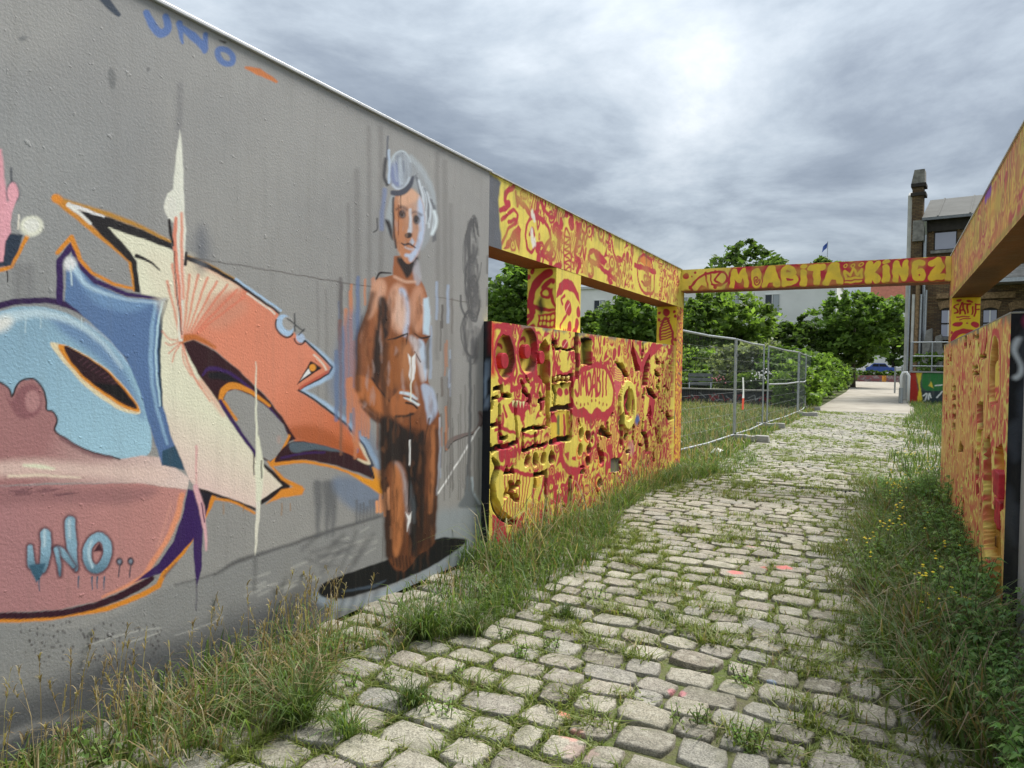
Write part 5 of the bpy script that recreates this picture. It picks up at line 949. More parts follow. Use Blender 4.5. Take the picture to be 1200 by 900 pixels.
def stalks(P, h0, h1):
    """thin dry stalks, each carrying its own small seed head"""
    n = len(P); H = rg.uniform(h0, h1, n); az = rg.uniform(0, 6.28, n); d = np.stack([np.cos(az), np.sin(az)], 1)*(H*rg.uniform(.05, .35, n))[:, None]; s = np.stack([-np.sin(az), np.cos(az)], 1)*.0014
    V = np.zeros((n, 6, 3)); V[:, 0, :2], V[:, 1, :2] = P-s, P+s; V[:, :2, 2] = -.02; V[:, 2, :2], V[:, 3, :2] = P+d*.3-s, P+d*.3+s; V[:, 2:4, 2] = (H*.6)[:, None]; V[:, 4, :2], V[:, 5, :2] = P+d-s*.7, P+d+s*.7; V[:, 4:, 2] = H[:, None]
    b = np.arange(n)[:, None]*6; Q = np.concatenate([b+np.array([[0, 1, 3, 2]]), b+np.array([[2, 3, 5, 4]])]); C = np.repeat(STRAW[rg.integers(0, 4, n)], 6, 0)
    f = rg.uniform(.72, 1.0, (n, 9)); t = P[:, None]+d[:, None]*(.3+.7*(f-.6)/.4)[..., None]; z = H[:, None]*f
    return [(V.reshape(-1, 3), Q, np.zeros((0, 3), int), C), blades(t.reshape(-1, 2), .035, .005, rg, 1.0, .7, zb=z.ravel()-.004)]
def merge(parts):
    V, Q, T, C, n = [], [], [], [], 0
    for v, q, t_, c in parts: V.append(v); Q.append(q+n); T.append(t_+n); C.append(c); n += len(v)
    return np.concatenate(V), [np.concatenate(Q), np.concatenate(T)], np.concatenate(C)
def clumped(n, u0, u1, v0, v1, rg, k, spread, ok):
    c = np.stack([rg.uniform(u0, u1, k), rg.uniform(v0, v1, k)], 1); p = c[rg.integers(0, k, n)]+rg.normal(0, spread, (n, 2)); return p[ok(p)]
rg = np.random.default_rng(5)
inL = lambda m: (lambda p: (p[:, 0] > XL+.02) & (p[:, 0] < led(p[:, 1])+m) & ((p[:, 1] < YA) | (p[:, 1] > 10.4) | (p[:, 0] > XP+.02)))
inR = lambda m: (lambda p: (p[:, 0] < XPR-.02) & (p[:, 0] > red_(p[:, 1])-m))
parts = []
# dry tall grass at the foot of the mural
p = clumped(1500, XL+.03, -2.05, 1.7, 2.75, rg, 60, .06, inL(.0)); parts.append(blades(p, .24, .006, rg, .42, .9))
p = clumped(500, XL+.03, -2.15, 1.15, 1.9, rg, 40, .06, inL(.0)); parts.append(blades(p, .17, .006, rg, .4, .9))
p = clumped(500, XL+.03, -2.05, 2.6, 4.6, rg, 60, .05, inL(.0)); parts.append(blades(p, .12, .006, rg, .5, .8))
p = clumped(800, XL+.03, -2.0, 1.15, 2.9, rg, 40, .05, inL(.0)); parts.append(blades(p, .13, .007, rg, .15, .8))
p = clumped(120, XL+.03, -2.3, 1.3, 2.9, rg, 40, .08, inL(0)); parts += stalks(p, .20, .42)
# green grass along the relief panel
p = clumped(7500, XL+.05, -1.85, 4.3, 10.5, rg, 170, .10, inL(.06)); parts.append(blades(p, .22, .007, rg, .14, .75))
p = clumped(900, -2.45, -1.85, 3.0, 4.4, rg, 22, .06, inL(.05)); parts.append(blades(p, .20, .007, rg, .12, .8))
p = clumped(5200, XL+.15, -1.7, 3.3, 13, rg, 150, .08, inL(.10)); parts.append(blades(p, .11, .008, rg, .10, .7))
p = clumped(700, XP, -2.2, 4.2, 8.8, rg, 28, .10, inL(.0)); parts.append(blades(p, .52, .006, rg, .45, 1.0))
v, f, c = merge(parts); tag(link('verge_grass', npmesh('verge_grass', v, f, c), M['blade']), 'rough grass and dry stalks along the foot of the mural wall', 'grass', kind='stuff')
parts = []
p = clumped(8000, -.2, XPR, 1.9, 10.4, rg, 170, .10, inR(.05)); parts.append(blades(p, .19, .008, rg, .16, .95, pal=GREENS*1.5))
p = clumped(2600, -.1, XPR-.05, 2.0, 9, rg, 90, .07, inR(.05)); parts.append(blades(p, .25, .009, rg, .2, 1.0, pal=GREENS*1.35))
p = clumped(8000, -.45, XPR, 1.9, 11, rg, 230, .08, inR(.22)); parts.append(blades(p, .10, .008, rg, .06, .9, pal=JOINT))
p = clumped(900, -.05, .5, 2.6, 4.6, rg, 24, .09, inR(.0)); parts.append(blades(p, .40, .006, rg, .5, 1.1))
p = clumped(9000, .3, 3.6, 10.6, 41, rg, 300, .25, lambda p: (p[:, 0] > np.maximum(red_(p[:, 1]), np.where(p[:, 1] > 14, .3, -1)))); parts.append(blades(p, .26, .016, rg, .10, .7))
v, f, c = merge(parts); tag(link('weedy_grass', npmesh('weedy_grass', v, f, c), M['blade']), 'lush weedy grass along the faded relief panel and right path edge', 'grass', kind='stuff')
# lawn behind the fence
p = np.stack([rg.uniform(-13, -2.3, 42000), 10.6+21*rg.random(42000)**1.2], 1); p = p[(p[:, 0] < np.minimum(led(p[:, 1])-.05, -2.2)) & (p[:, 1] < 31)]
parts = [blades(p, .20, .022, rg, .22, .6, lite=True)]; p = p[::6]+.05; parts.append(blades(p, .34, .012, rg, .75, .5))
v, f, c = merge(parts); tag(link('lawn_grass', npmesh('lawn_grass', v, f, c), M['blade']), 'unmown lawn with seed heads behind the construction fence', 'grass', kind='stuff')
# grass and moss in the joints
nz = lambda x, y: np.sin(x*2.1+1.3*np.sin(y*1.1))+np.sin(y*1.7+2.0*np.sin(x*1.3+.5))+.7*np.sin(x*5.3+y*3.1)
NJ = 80000; js = st[(st[:, 1] < 29)]; pw = 1/(js[:, 1]+1.5); k = rg.choice(len(js), NJ, p=pw/pw.sum()); sd_ = rg.integers(0, 4, NJ); u = rg.uniform(-.5, .5, NJ)
ox = np.where(sd_ == 0, .5, np.where(sd_ == 1, -.5, u)); oy = np.where(sd_ == 2, .5, np.where(sd_ == 3, -.5, u)); P = np.stack([js[k, 0]+ox*(js[k, 2]+.018), js[k, 1]+oy*(js[k, 3]+.016)], 1)+rg.normal(0, .006, (NJ, 2))
keep = nz(P[:, 0], P[:, 1])+rg.normal(0, .8, NJ) > .1; P = P[keep]; hh = .036+.034*rg.random(len(P))+np.where(nz(P[:, 0], P[:, 1]) > 1.5, .03, 0); P = np.repeat(P, 3, 0)+rg.normal(0, .009, (3*len(P), 2))
parts = [blades(P, np.repeat(hh, 3), .006+.0009*np.maximum(P[:, 1]-4, 0), rg, .05, 1.0, pal=JOINT, lite=True)]
# patches that overgrow a few stones
pc = [G(x, y) for x, y in ((890, 545), (925, 562), (960, 572), (930, 625), (860, 632), (965, 640), (790, 690), (955, 700), (985, 770), (960, 830), (1000, 800), (905, 880), (545, 800), (560, 860), (700, 640), (860, 745), (745, 770), (930, 760), (640, 722), (970, 600), (905, 530), (950, 850), (985, 865), (1015, 885), (880, 860), (990, 720), (970, 745))]
pc += [np.array([rg.uniform(led(y_)+.1, red_(y_)), y_, 0]) for y_ in 2.2+15*rg.random(130)]
for c_ in pc: q = c_[:2]+rg.normal(0, 1, (110, 2))*np.array([rg.uniform(.05, .15), .03]); parts.append(blades(q, rg.uniform(.06, .12), .0065, rg, .06, 1.0, pal=JOINT, lite=True))
v, f, c = merge(parts); tag(link('joint_grass', npmesh('joint_grass', v, f, c), M['blade']), 'short grass and moss growing in the joints between cobbles', 'grass', kind='stuff')
# single tufts on the path
for x, y, hgt, nb, lab in ((480, 826, .12, 170, 'isolated dark green grass tuft standing among the bare cobbles'), (404, 862, .14, 130, 'grass tuft beside the dry stalks at the mural foot'), (664, 722, .10, 150, 'grass tuft at the cobble edge below the ring eyed relief'), (495, 748, .22, 260, 'tall grass tuft below the painted black puddle'), (552, 742, .18, 240, 'bushy grass tuft between the painted puddle and the cobbles'), (350, 850, .26, 200, 'tall green tuft rising from the dry stalks under the painted letters'), (782, 726, .08, 120, 'small grass tuft in the middle of the cobbles')):
    g = G(x, y); q = rg.normal(0, .028, (nb, 2)); v, q4, t3, c = blades(q, hgt, .0055, rg, .05, .9); o = link('grass_tuft', npmesh('grass_tuft', v, [q4, t3], c), M['blade'], loc=(g[0], g[1], 0)); tag(o, lab, 'grass')
# --- leafy weeds
def weed(seed, h, ns, kind):
    """returns (stem mesh, leaf mesh, flower mesh or None)"""
    r = np.random.default_rng(seed); sb = MB(); V, Q, C = [], [], []; fl = MB(); n = 0
    for s in range(ns):
        a = r.uniform(0, 6.28); ln = r.uniform(.1, .45)*h; H = h*r.uniform(.65, 1.05); b = np.array([r.normal(0, .03), r.normal(0, .03), -.02]); top = b+np.array([math.cos(a)*ln, math.sin(a)*ln, H]); mid = (b+top)/2+np.array([0, 0, H*.08])
        sb.tube([b, mid, top], [.0035, .003, .0015], 5, False); m = 14 if kind != 'rosette' else 8
        for i in range(m):
            t_ = (i+.6)/m; p = (1-t_)**2*b+2*t_*(1-t_)*mid+t_*t_*top; L = (h*.30)*(1-.55*t_)*r.uniform(.7, 1.2); az = i*2.4+r.uniform(-.5, .5)+a; up = r.uniform(.1, .7)
            lobes = ((0, 1.0), (.55, .62), (-.55, .62), (.95, .4), (-.95, .4)) if kind == 'mug' else (((0, 1.0), (.7, .45), (-.7, .45)) if kind == 'yellow' else ((0, 1.0),))
            for da, ls in lobes:
                d = np.array([math.cos(az+da*.8)*math.cos(up), math.sin(az+da*.8)*math.cos(up), math.sin(up)]); l = L*ls; sd = np.cross(d, (0, 0, 1)); sd /= np.linalg.norm(sd)+1e-6; w = l*(.13 if kind == 'mug' else .17 if kind == 'yellow' else .24)
                st0 = p+np.array([math.cos(az), math.sin(az), .3])*L*(.25 if da else 0); q = [st0, st0+d*l*.5+sd*w+(0, 0, .006), st0+d*l+(0, 0, -l*.35), st0+d*l*.5-sd*w+(0, 0, .006)]
                V += q; Q.append((n, n+1, n+2, n+3)); n += 4; g = GREENS[r.integers(0, 5)]*r.uniform(1.4, 2.7)*(np.array([.92, 1, 1.1]) if kind == 'mug' else 1); C += [g]*4
        if kind == 'yellow':
            for k in range(r.integers(1, 4)):
                c = top+r.normal(0, .022, 3); m_ = 7; ring = [c+np.array([.011*math.cos(6.28*i/m_), .011*math.sin(6.28*i/m_), .002*math.sin(i)]) for i in range(m_)]; fl.add([c+np.array([0, 0, .006])]+ring+[c-np.array([0, 0, .008])], [(0, 1+i, 1+(i+1) % m_) for i in range(m_)]+[(1+m_, 1+(i+1) % m_, 1+i) for i in range(m_)])
    return sb.mesh('stem'), npmesh('foliage', np.array(V), np.array(Q), np.array(C)), (fl.mesh('flower_head') if fl.v else None)
M['stem'] = simple('weed_stem', (.10, .11, .045), .7, .3); M['yellowflower'] = simple('yellow_petal', (.78, .60, .03), .6, .15)
WV = {'mug': [weed(i, .5, 6, 'mug') for i in range(4)], 'rosette': [weed(20+i, .16, 7, 'rosette') for i in range(3)], 'yellow': [weed(40+i, .38, 5, 'yellow') for i in range(3)]}
WL = {'mug': ('mugwort_plant', 'dark feathery leaved weed beside the faded relief panel', 'weed', 'feathery weeds on the right verge'), 'rosette': ('broadleaf_weed', 'low broad leaved weed rosette at the path edge', 'weed', 'broad leaved weeds along the path'), 'yellow': ('yellow_wildflower', 'yellow flowering weed on the right verge', 'wildflower', 'yellow wildflowers on the right verge')}
def plant(kind, x, y, sc, rz=None):
    nm, lab, cat, grp = WL[kind]
    if kind == 'mug' and x < .3: lab, grp = 'small feathery weed on the grassy edge between cobbles and faded relief panel', 'small feathery weeds at the cobble edge'
    if kind == 'rosette' and x < -2.0: lab, grp = 'low broad leaved weed under the mural wall or ring eyed relief', 'broad leaved weeds under the left wall'
    s_, l_, f_ = WV[kind][rg.integers(0, len(WV[kind]))]; e = empty(nm, (x, y, -.01), rg.uniform(0, 6.28), lab, cat, grp); e.scale = (sc,)*3
    link('stem', s_, M['stem'], e); link('foliage', l_, M['leaf'], e)
    if f_: link('flower_head', f_, M['yellowflower'], e)['kind'] = 'stuff'
    return e
for i in range(105):
    y = 2.35+8.2*rg.random()**1.35; lo = min(red_(y)+.16, XPR-.10); x = rg.uniform(lo, XPR-.04)
    if y < 4.9 and rg.random() < .3: x = rg.uniform(max(lo, .28), XPR-.04)
    plant('mug', x, y, rg.uniform(.4, .95)*(1.05 if x > .36 else .5))
for i in range(5): y = rg.uniform(5.0, 13); plant('yellow', min(.55, red_(y)+rg.uniform(.12, .65)), y, rg.uniform(.6, 1.0))
for x, y in ((1062, 462+160), (1030, 640), (1080, 700), (1050, 575), (1040, 560), (1085, 550), (1066, 600), (1020, 665), (1113, 722)): g = G(x, y+25); plant('yellow', min(g[0], XPR-.06), g[1], .9)
for x, y in ((535, 790), (905, 645), (455, 800), (585, 690), (590, 748), (610, 770), (880, 875), (520, 835), (820, 850), (870, 800), (410, 805), (700, 700), (650, 760), (870, 870)): g = G(x, y); plant('rosette', g[0], g[1], rg.uniform(.5, .8))
for i in range(26): y = rg.uniform(1.5, 12); plant('rosette', rg.uniform(XL+.15, led(y)), y, rg.uniform(.7, 1.3)) if y < 4.7 or y > 10.5 else plant('rosette', rg.uniform(XP+.1, max(led(y), XP+.2)), y, rg.uniform(.7, 1.3))
# ================================================================== trees, hedge, shrubs
M['bark'] = simple('bark', (.085, .07, .055), .9, .35, 8, .02, 20)
def crownmesh(ells, n, size, cols, seed, clump=.22, shell=.55):
    """leaf quads gathered in many small clumps inside a set of ellipsoids"""
    r = np.random.default_rng(seed); E_ = np.array(ells, float); vol = E_[:, 3]*E_[:, 4]*E_[:, 5]; pk = vol**.67/np.sum(vol**.67); per = 26; k = max(8, n//per)
    e = E_[r.choice(len(E_), k, p=pk)]; d = r.normal(0, 1, (k, 3)); d /= np.linalg.norm(d, axis=1)[:, None]; rad = shell+(1.04-shell)*r.random(k)**.6
    cc = e[:, :3]+d*e[:, 3:6]*rad[:, None]; cr = clump*e[:, 3:6].mean(1)*r.uniform(.5, 1.25, k); tone = r.uniform(.62, 1.25, k)
    P = np.repeat(cc, per, 0)+r.normal(0, .55, (k*per, 3))*np.repeat(cr, per)[:, None]*np.array([1, 1, .6]); N = len(P)
    u = r.normal(0, 1, (N, 3)); u[:, 2] *= .6; u /= np.linalg.norm(u, axis=1)[:, None]; w = np.cross(u, r.normal(0, 1, (N, 3))); w /= np.linalg.norm(w, axis=1)[:, None]; s = size*r.uniform(.6, 1.35, N)[:, None]
    V = np.stack([P-u*s*.6, P+w*s*.34, P+u*s*.6, P-w*s*.34], 1).reshape(-1, 3); Q = np.arange(4*N).reshape(-1, 4)
    C = np.array(cols)[r.integers(0, len(cols), N)]*(np.repeat(tone, per)*r.uniform(.8, 1.2, N))[:, None]
    return npmesh('crown', V, Q, np.repeat(C*1.3, 4, 0))
def tree(name, loc, ells, trunk, n, size, cols, seed, label, cat='tree', group=None, branches=7, clump=.22, shell=.5):
    e = empty(name, loc, 0, label, cat, group); r = np.random.default_rng(seed+1); m = MB(); ht, r0 = trunk; ex = np.array(ells)
    ctr = ex[np.argmax(ex[:, 3]*ex[:, 4]*ex[:, 5])]; m.tube([(0, 0, -.1), (r.normal(0, .05), r.normal(0, .05), ht*.5), (ctr[0]*.4, ctr[1]*.4, ht), (ctr[0], ctr[1], ctr[2]+ctr[5]*.4)], [r0*1.25, r0, r0*.75, r0*.2], 9); link('trunk', m.mesh('trunk', True), M['bark'], e)
    m = MB()
    for i in range(branches):
        q = ex[i % len(ex)]; a = r.uniform(0, 6.28); z = ht*r.uniform(.6, 1.0); tip = (q[0]+math.cos(a)*q[3]*.7, q[1]+math.sin(a)*q[4]*.7, q[2]+r.uniform(-.2, .6)*q[5]); b = (ctr[0]*.3*z/ht, ctr[1]*.3*z/ht, z); m.tube([b, ((b[0]*.5+tip[0]*.5), b[1]*.5+tip[1]*.5, b[2]*.6+tip[2]*.4), tip], [r0*.45, r0*.28, r0*.06], 6, False)
    if branches: link('limbs', m.mesh('limbs', True), M['bark'], e)
    link('crown', crownmesh(ells, n, size, cols, seed, clump, shell), M['leaf'], e); return e
GA = [(.105, .17, .04), (.13, .205, .05), (.085, .14, .032)]; GB = [(.085, .135, .035), (.105, .165, .045), (.065, .11, .028)]; GC = [(.13, .20, .045), (.16, .235, .06), (.10, .155, .035)]; GS = [(.22, .25, .16), (.26, .29, .20), (.17, .20, .12)]
at = lambda x, y, Y: PY(x, y, Y)
def blob(c, r, k, seed, sq=.8):
    q = np.random.default_rng(seed); out = [(c[0], c[1], c[2], r, r, r*sq)]
    for i in range(k): d = q.normal(0, 1, 3); d /= np.linalg.norm(d); f = q.uniform(.35, .6); out.append((c[0]+d[0]*r*.75, c[1]+d[1]*r*.75, c[2]+d[2]*r*sq*.75, r*f, r*f, r*f*.85))
    return out
def px_tree(name, x, ytop, Y, wpx, label, cols, n, size, seed, ybot=None, group=None, clump=.2, k=9):
    p = at(x, 437, Y); top = at(x, ytop, Y)[2]; dep = (p-cC)@cF; r = wpx/2/FPX*dep; bot = at(x, ybot, Y)[2] if ybot else top*.3; sq = (top-bot)/2/r; cz = (top+bot)/2
    return tree(name, (p[0], Y, -.03), blob((0, 0, cz), r*.86, k, seed, sq), (max(.6, bot+.3*(top-bot)), max(.08, top*.022)), n, size, cols, seed, label, 'tree', group, clump=clump)
px_tree('leafy_tree', 607, 300, 17, 96, 'loose leafed tree showing through the left gap of the yellow frame', GA, 9000, .16, 3, 400)
px_tree('leafy_tree', 578, 335, 22, 90, 'bright green tree between mural wall end and the doodled post', GC, 6000, .18, 4, 410)
px_tree('leafy_tree', 742, 338, 27, 90, 'green tree behind the long open window of the yellow frame', GA, 9000, .2, 5, 412)
px_tree('leafy_tree', 690, 365, 30, 70, 'bright green small tree below the white house window', GC, 5000, .2, 6, 415)
px_tree('broad_tree', 852, 336, 58, 118, 'bright green spreading tree above the construction fence', GC, 15000, .42, 7, 425, clump=.17, k=12)
px_tree('tall_tree', 872, 280, 100, 132, 'tall dark tree rising above the lettered crossbeam', GB, 9000, .75, 8, 390, clump=.17, k=12)
px_tree('round_tree', 1000, 341, 80, 124, 'large round dark green tree at the end of the path', GB+GA, 18000, .46, 9, 428, clump=.15, k=14)
px_tree('tall_tree', 965, 302, 130, 70, 'distant tree top just above the crossbeam near the flag', GB, 3500, .8, 10, 360)
px_tree('dark_tree', 1046, 356, 148, 42, 'narrow dark tree against the white gable edge of the brick building', GB, 5000, .7, 12, 434)
px_tree('dark_tree', 924, 372, 75, 70, 'dark tree filling the gap between spreading tree and round tree', GB, 6000, .42, 13, 432)
px_tree('leafy_tree', 815, 345, 48, 56, 'light airy tree right of the frame corner in front of the white house', GA, 4200, .3, 14, 430)
# hedge running along the path
for i, (Y, xo, hh, w) in enumerate(((30.5, -3.3, 1.9, 1.2), (33, -3.4, 2.1, 1.3), (36, -3.6, 2.35, 1.5), (40, -3.7, 2.5, 1.6), (45, -3.9, 2.6, 1.7), (52, -4.0, 2.75, 1.9), (60, -4.2, 2.7, 2.0), (70, -4.5, 2.7, 2.2), (82, -4.8, 2.8, 2.4), (96, -5.2, 2.8, 2.6))):
    tree('hedge_bush', (xo, Y, -.03), [(0, 0, hh*.5, w*.75, w*1.1, hh*.5), (.2, -.4, hh*.42, w*.7, w*.8, hh*.44), (-.1, .5, hh*.6, w*.6, w*.8, hh*.4)], (hh*.5, .06), 3600 if i < 5 else 2400, .11+.0022*Y, GC if i % 3 == 0 else GA, 60+i, ('dense green hedge bush touching the last fence panel' if i == 0 else 'dense green hedge bush bordering the left side of the sandy path'), 'bush', 'hedge bushes along the sandy path', branches=4, clump=.2, shell=.75)
# shrubs and flowers around the planter bed
for i, (x, Y, hh, w, cols) in enumerate(((808, 36, 2.7, 1.5, GC), (838, 37, 2.6, 1.6, GS), (868, 35, 2.9, 1.7, GS), (892, 36, 3.0, 1.5, GS), (916, 34, 2.6, 1.3, GA), (935, 33, 2.4, 1.2, GB), (815, 33.6, 1.5, .9, GC), (880, 33.4, 1.4, .8, GC))):
    p = at(x, 437, Y); labs = ('bright green shrub beside the frame corner behind the planter', 'silvery shrub behind the middle of the planter', 'silvery shrub behind the planter near the tape strip', 'tall silvery shrub behind the fence clamp', 'green shrub behind the inner fence panel', 'dark shrub between fence and hedge', 'low green shrub growing in the planter by the bench back', 'low green shrub under the white blossoms in the planter')
    tree('garden_shrub', (p[0], Y, -.03), [(0, 0, hh*.55, w*.8, w*.8, hh*.48), (.4, 0, hh*.7, w*.5, w*.5, hh*.3), (-.4, .2, hh*.65, w*.55, w*.5, hh*.33)], (hh*.5, .05), 2600, .2, cols, 90+i, labs[i], 'shrub', None, branches=5, clump=.25, shell=.45)
M['whiteflower'] = simple('white_petal', (.75, .75, .70), .6, .08); M['redflower'] = simple('red_petal', (.38, .10, .12), .6, .2)
def flowerhead(x, y, Y, mat, nm, lab, k, sp):
    c = at(x, y, Y); r = np.random.default_rng(int(x)); m = MB(); e = empty(nm, (c[0], Y, 0), 0, lab, 'flower')
    for i in range(k):
        q = np.array([r.normal(0, sp), r.normal(0, sp), c[2]+r.normal(0, sp*.6)]); m.add([q+np.array([.035*math.cos(a), .02*math.sin(2*a), .035*math.sin(a)]) for a in np.linspace(0, 6.28, 6, False)]+[q+np.array([0, -.03, 0])], [(j, (j+1) % 6, 6) for j in range(6)])
    m.build('blossom', mat, e); MB().tube([(0, 0, -.03), (.03, 0, c[2]*.5), (0, 0, c[2])], .012, 5).build('stem', M['stem'], e)
flowerhead(893, 440, 32.3, M['whiteflower'], 'white_blossom', 'white blossom cluster above the planter beside the fence clamp', 40, .2); flowerhead(842, 444, 32.3, M['redflower'], 'red_blossom', 'red blossom cluster above the dark planter', 15, .13)
# ================================================================== planter
M['planter'] = simple('dark_stained_wall', (.055, .055, .06), .8, .4, 3, .01); M['slabtop'] = simple('planter_slab', (.30, .285, .25), .85, .2, 3, .006)
pl = empty('planter', (-6.6, 31.2, 0), .0, 'dark low planter wall with pale slab top, on the lawn behind the fence', 'planter')
pd = MB()
def paint_planter(cv):
    r = np.random.default_rng(8)
    for i in range(26): u = r.uniform(-2, 2.2); cv.stroke([(u, r.uniform(.15, .5)), (u+r.uniform(.05, .25), r.uniform(.15, .5)), (u+r.uniform(.1, .3), r.uniform(.15, .5))], .035, (150, 46, 52) if i % 3 else (150, 150, 150), .02, alpha=.8)
M['planterpaint'] = painted('painted_planter', 30, .006, .5, .3)
o = pbox('wall', (-2.6, 2.4, 0, 1.8, 0, .62), {'-y': (260, 40, paint_planter)}, None, M['planterpaint'], base=(52, 52, 56)); o.parent = pl
MB().box(-2.7, 2.5, -.09, .28, .621, .68).build('slab', M['slabtop'], pl, bevel=.01); MB().box(-2.55, 2.35, .28, 1.78, .621, .655).build('soil', M['soil'], pl)
tb = empty('garden_bench', (-7.6, 33.0, 0), .2, 'dark slatted garden bench standing behind the planter', 'bench')
for i in range(3): MB().box(-.55, .55, -.02, .02, .78+i*.2, .93+i*.2).build('slat', M['galvdark'], tb)
for s in (-.48, .48): MB().tube([(s, .02, 0), (s, .02, 1.3)], .03, 6).build('leg', M['galvdark'], tb); MB().tube([(s, -.55, 0), (s, .0, .9)], .025, 6).build('brace', M['galv'], tb)
MB().box(-.55, .55, -.5, 0, .44, .48).build('seat', M['galvdark'], tb)
# ================================================================== construction fence
def fence_panel(a, b, lab, mid=False, z0=.12, h=2.0):
    a, b = np.array(a, float), np.array(b, float); L = np.linalg.norm(b-a); e = empty('construction_fence', (a[0], a[1], 0), math.atan2(b[1]-a[1], b[0]-a[0]), lab, 'fence', 'galvanised construction fence panels along the lawn'); r = .021
    for x in (0, L): MB().tube([(x, 0, 0.02), (x, 0, z0+h)], r, 8).build('upright', M['galv'], e)
    MB().tube([(0, 0, z0+h), (L*.5, .0, z0+h-.02), (L, 0, z0+h)], r, 8).build('top_rail', M['galv'], e); MB().tube([(0, 0, z0), (L*.5, -.02, z0-.02), (L, 0, z0)], r, 8).build('bottom_rail', M['galv'], e)
    if mid: MB().tube([(0, -.02, z0+h*.5), (L*.5, -.05, z0+h*.5-.02), (L, -.02, z0+h*.5)], r, 8).build('middle_rail', M['galv'], e)
    w = MB(); n = int(L/.10)
    for i in range(1, n): w.tube([(L*i/n, .004, z0), (L*i/n, .004, z0+h)], .0016, 3, False)
    for j in range(1, 9): w.tube([(0, -.004, z0+h*j/9), (L, -.004, z0+h*j/9)], .0022, 3, False)
    w.build('wire_mesh', M['galvdark'], e); c = MB(); c.box(-.04, .04, -.035, .035, z0+h*.82, z0+h*.82+.05); c.build('clamp', M['galvdark'], e); return e
fence_panel((-3.06, 11.35), (-2.80, 15.27), 'galvanised mesh fence panel next to the yellow corner post'); fence_panel((-2.80, 15.37), (-2.77, 18.95), 'galvanised mesh fence panel carrying the red and white tape')
fence_panel((-2.75, 19.6), (-2.62, 25.5), 'galvanised fence panel with middle rail, its foot on the cobble edge', True); fence_panel((-2.60, 25.6), (-2.75, 29.4), 'galvanised fence panel with middle rail ending before the hedge', True); fence_panel((-2.75, 29.5), (-2.85, 33.2), 'last galvanised fence panel, standing in front of the hedge')
for x, y, rz, lab in ((-2.45, 15.3, .03, 'grey concrete fence foot lying next to the taped fence panel'), (-2.62, 19.3, .1, 'grey concrete fence foot under the paired fence uprights'), (-2.32, 25.3, .05, 'grey concrete fence foot reaching onto the far cobbles'), (-2.55, 29.4, 0, 'grey concrete fence foot near the hedge')):
    e = empty('ballast_block', (x, y, 0), rz, lab, 'block', 'concrete fence feet'); m = MB(); m.prism([(-.36, 0), (.36, 0), (.345, .13), (.10, .135), (.06, .115), (-.06, .115), (-.10, .135), (-.345, .13)], 'y', -.11, .11); m.build('block', M['cement'], e, bevel=.012); MB().tube([(-.33 if x > -2.6 else -.13, 0, .10), (-.33 if x > -2.6 else -.13, 0, .16)], .03, 8).build('socket', M['iron'], e)
t = NT('tape_stripes'); sz = t.new('ShaderNodeSeparateXYZ'); t.l.new(t.coords(), sz.inputs[0]); M['tape'] = t.fin(t.ramp(sz.outputs[2], [(0, (.8, .10, .05)), (.0, (.8, .10, .05)), (.86, (.8, .1, .05)), (.875, (.85, .85, .83))]), .5)
m = MB(); a = PX(868, 455, -2.79); zz = np.linspace(1.32, .62, 9)
for i in range(8):
    w0, w1 = .05+.03*(i > 4), .05+.03*(i > 3); y0, y1 = a[1]+.05*math.sin(i*.5)+.012*i, a[1]+.05*math.sin((i+1)*.5)+.012*(i+1)
    m.add([(-2.75, y0-w0, zz[i]), (-2.74, y0+w0, zz[i]), (-2.74, y1+w1, zz[i+1]), (-2.75, y1-w1, zz[i+1]), (-2.757, y0-w0, zz[i]), (-2.747, y0+w0, zz[i]), (-2.747, y1+w1, zz[i+1]), (-2.757, y1-w1, zz[i+1])], [(0, 1, 2, 3), (7, 6, 5, 4), (0, 3, 7, 4), (1, 5, 6, 2)])
tag(m.build('barrier_tape', M['tape']), 'white and red strip of barrier tape hanging on the fence mesh', 'tape')
g = G(832, 533); m = MB(); m.add([(0, 0, .0), (.16, .02, .03), (.2, .14, .05), (.03, .12, .06), (.1, .07, .10)], [(0, 1, 4), (1, 2, 4), (2, 3, 4), (3, 0, 4), (3, 2, 1, 0)]); o = m.build('paper_scrap', M['whiteflower']); o.location = (g[0], g[1], .03); tag(o, 'crumpled white paper scrap in the grass near the fence', 'litter')
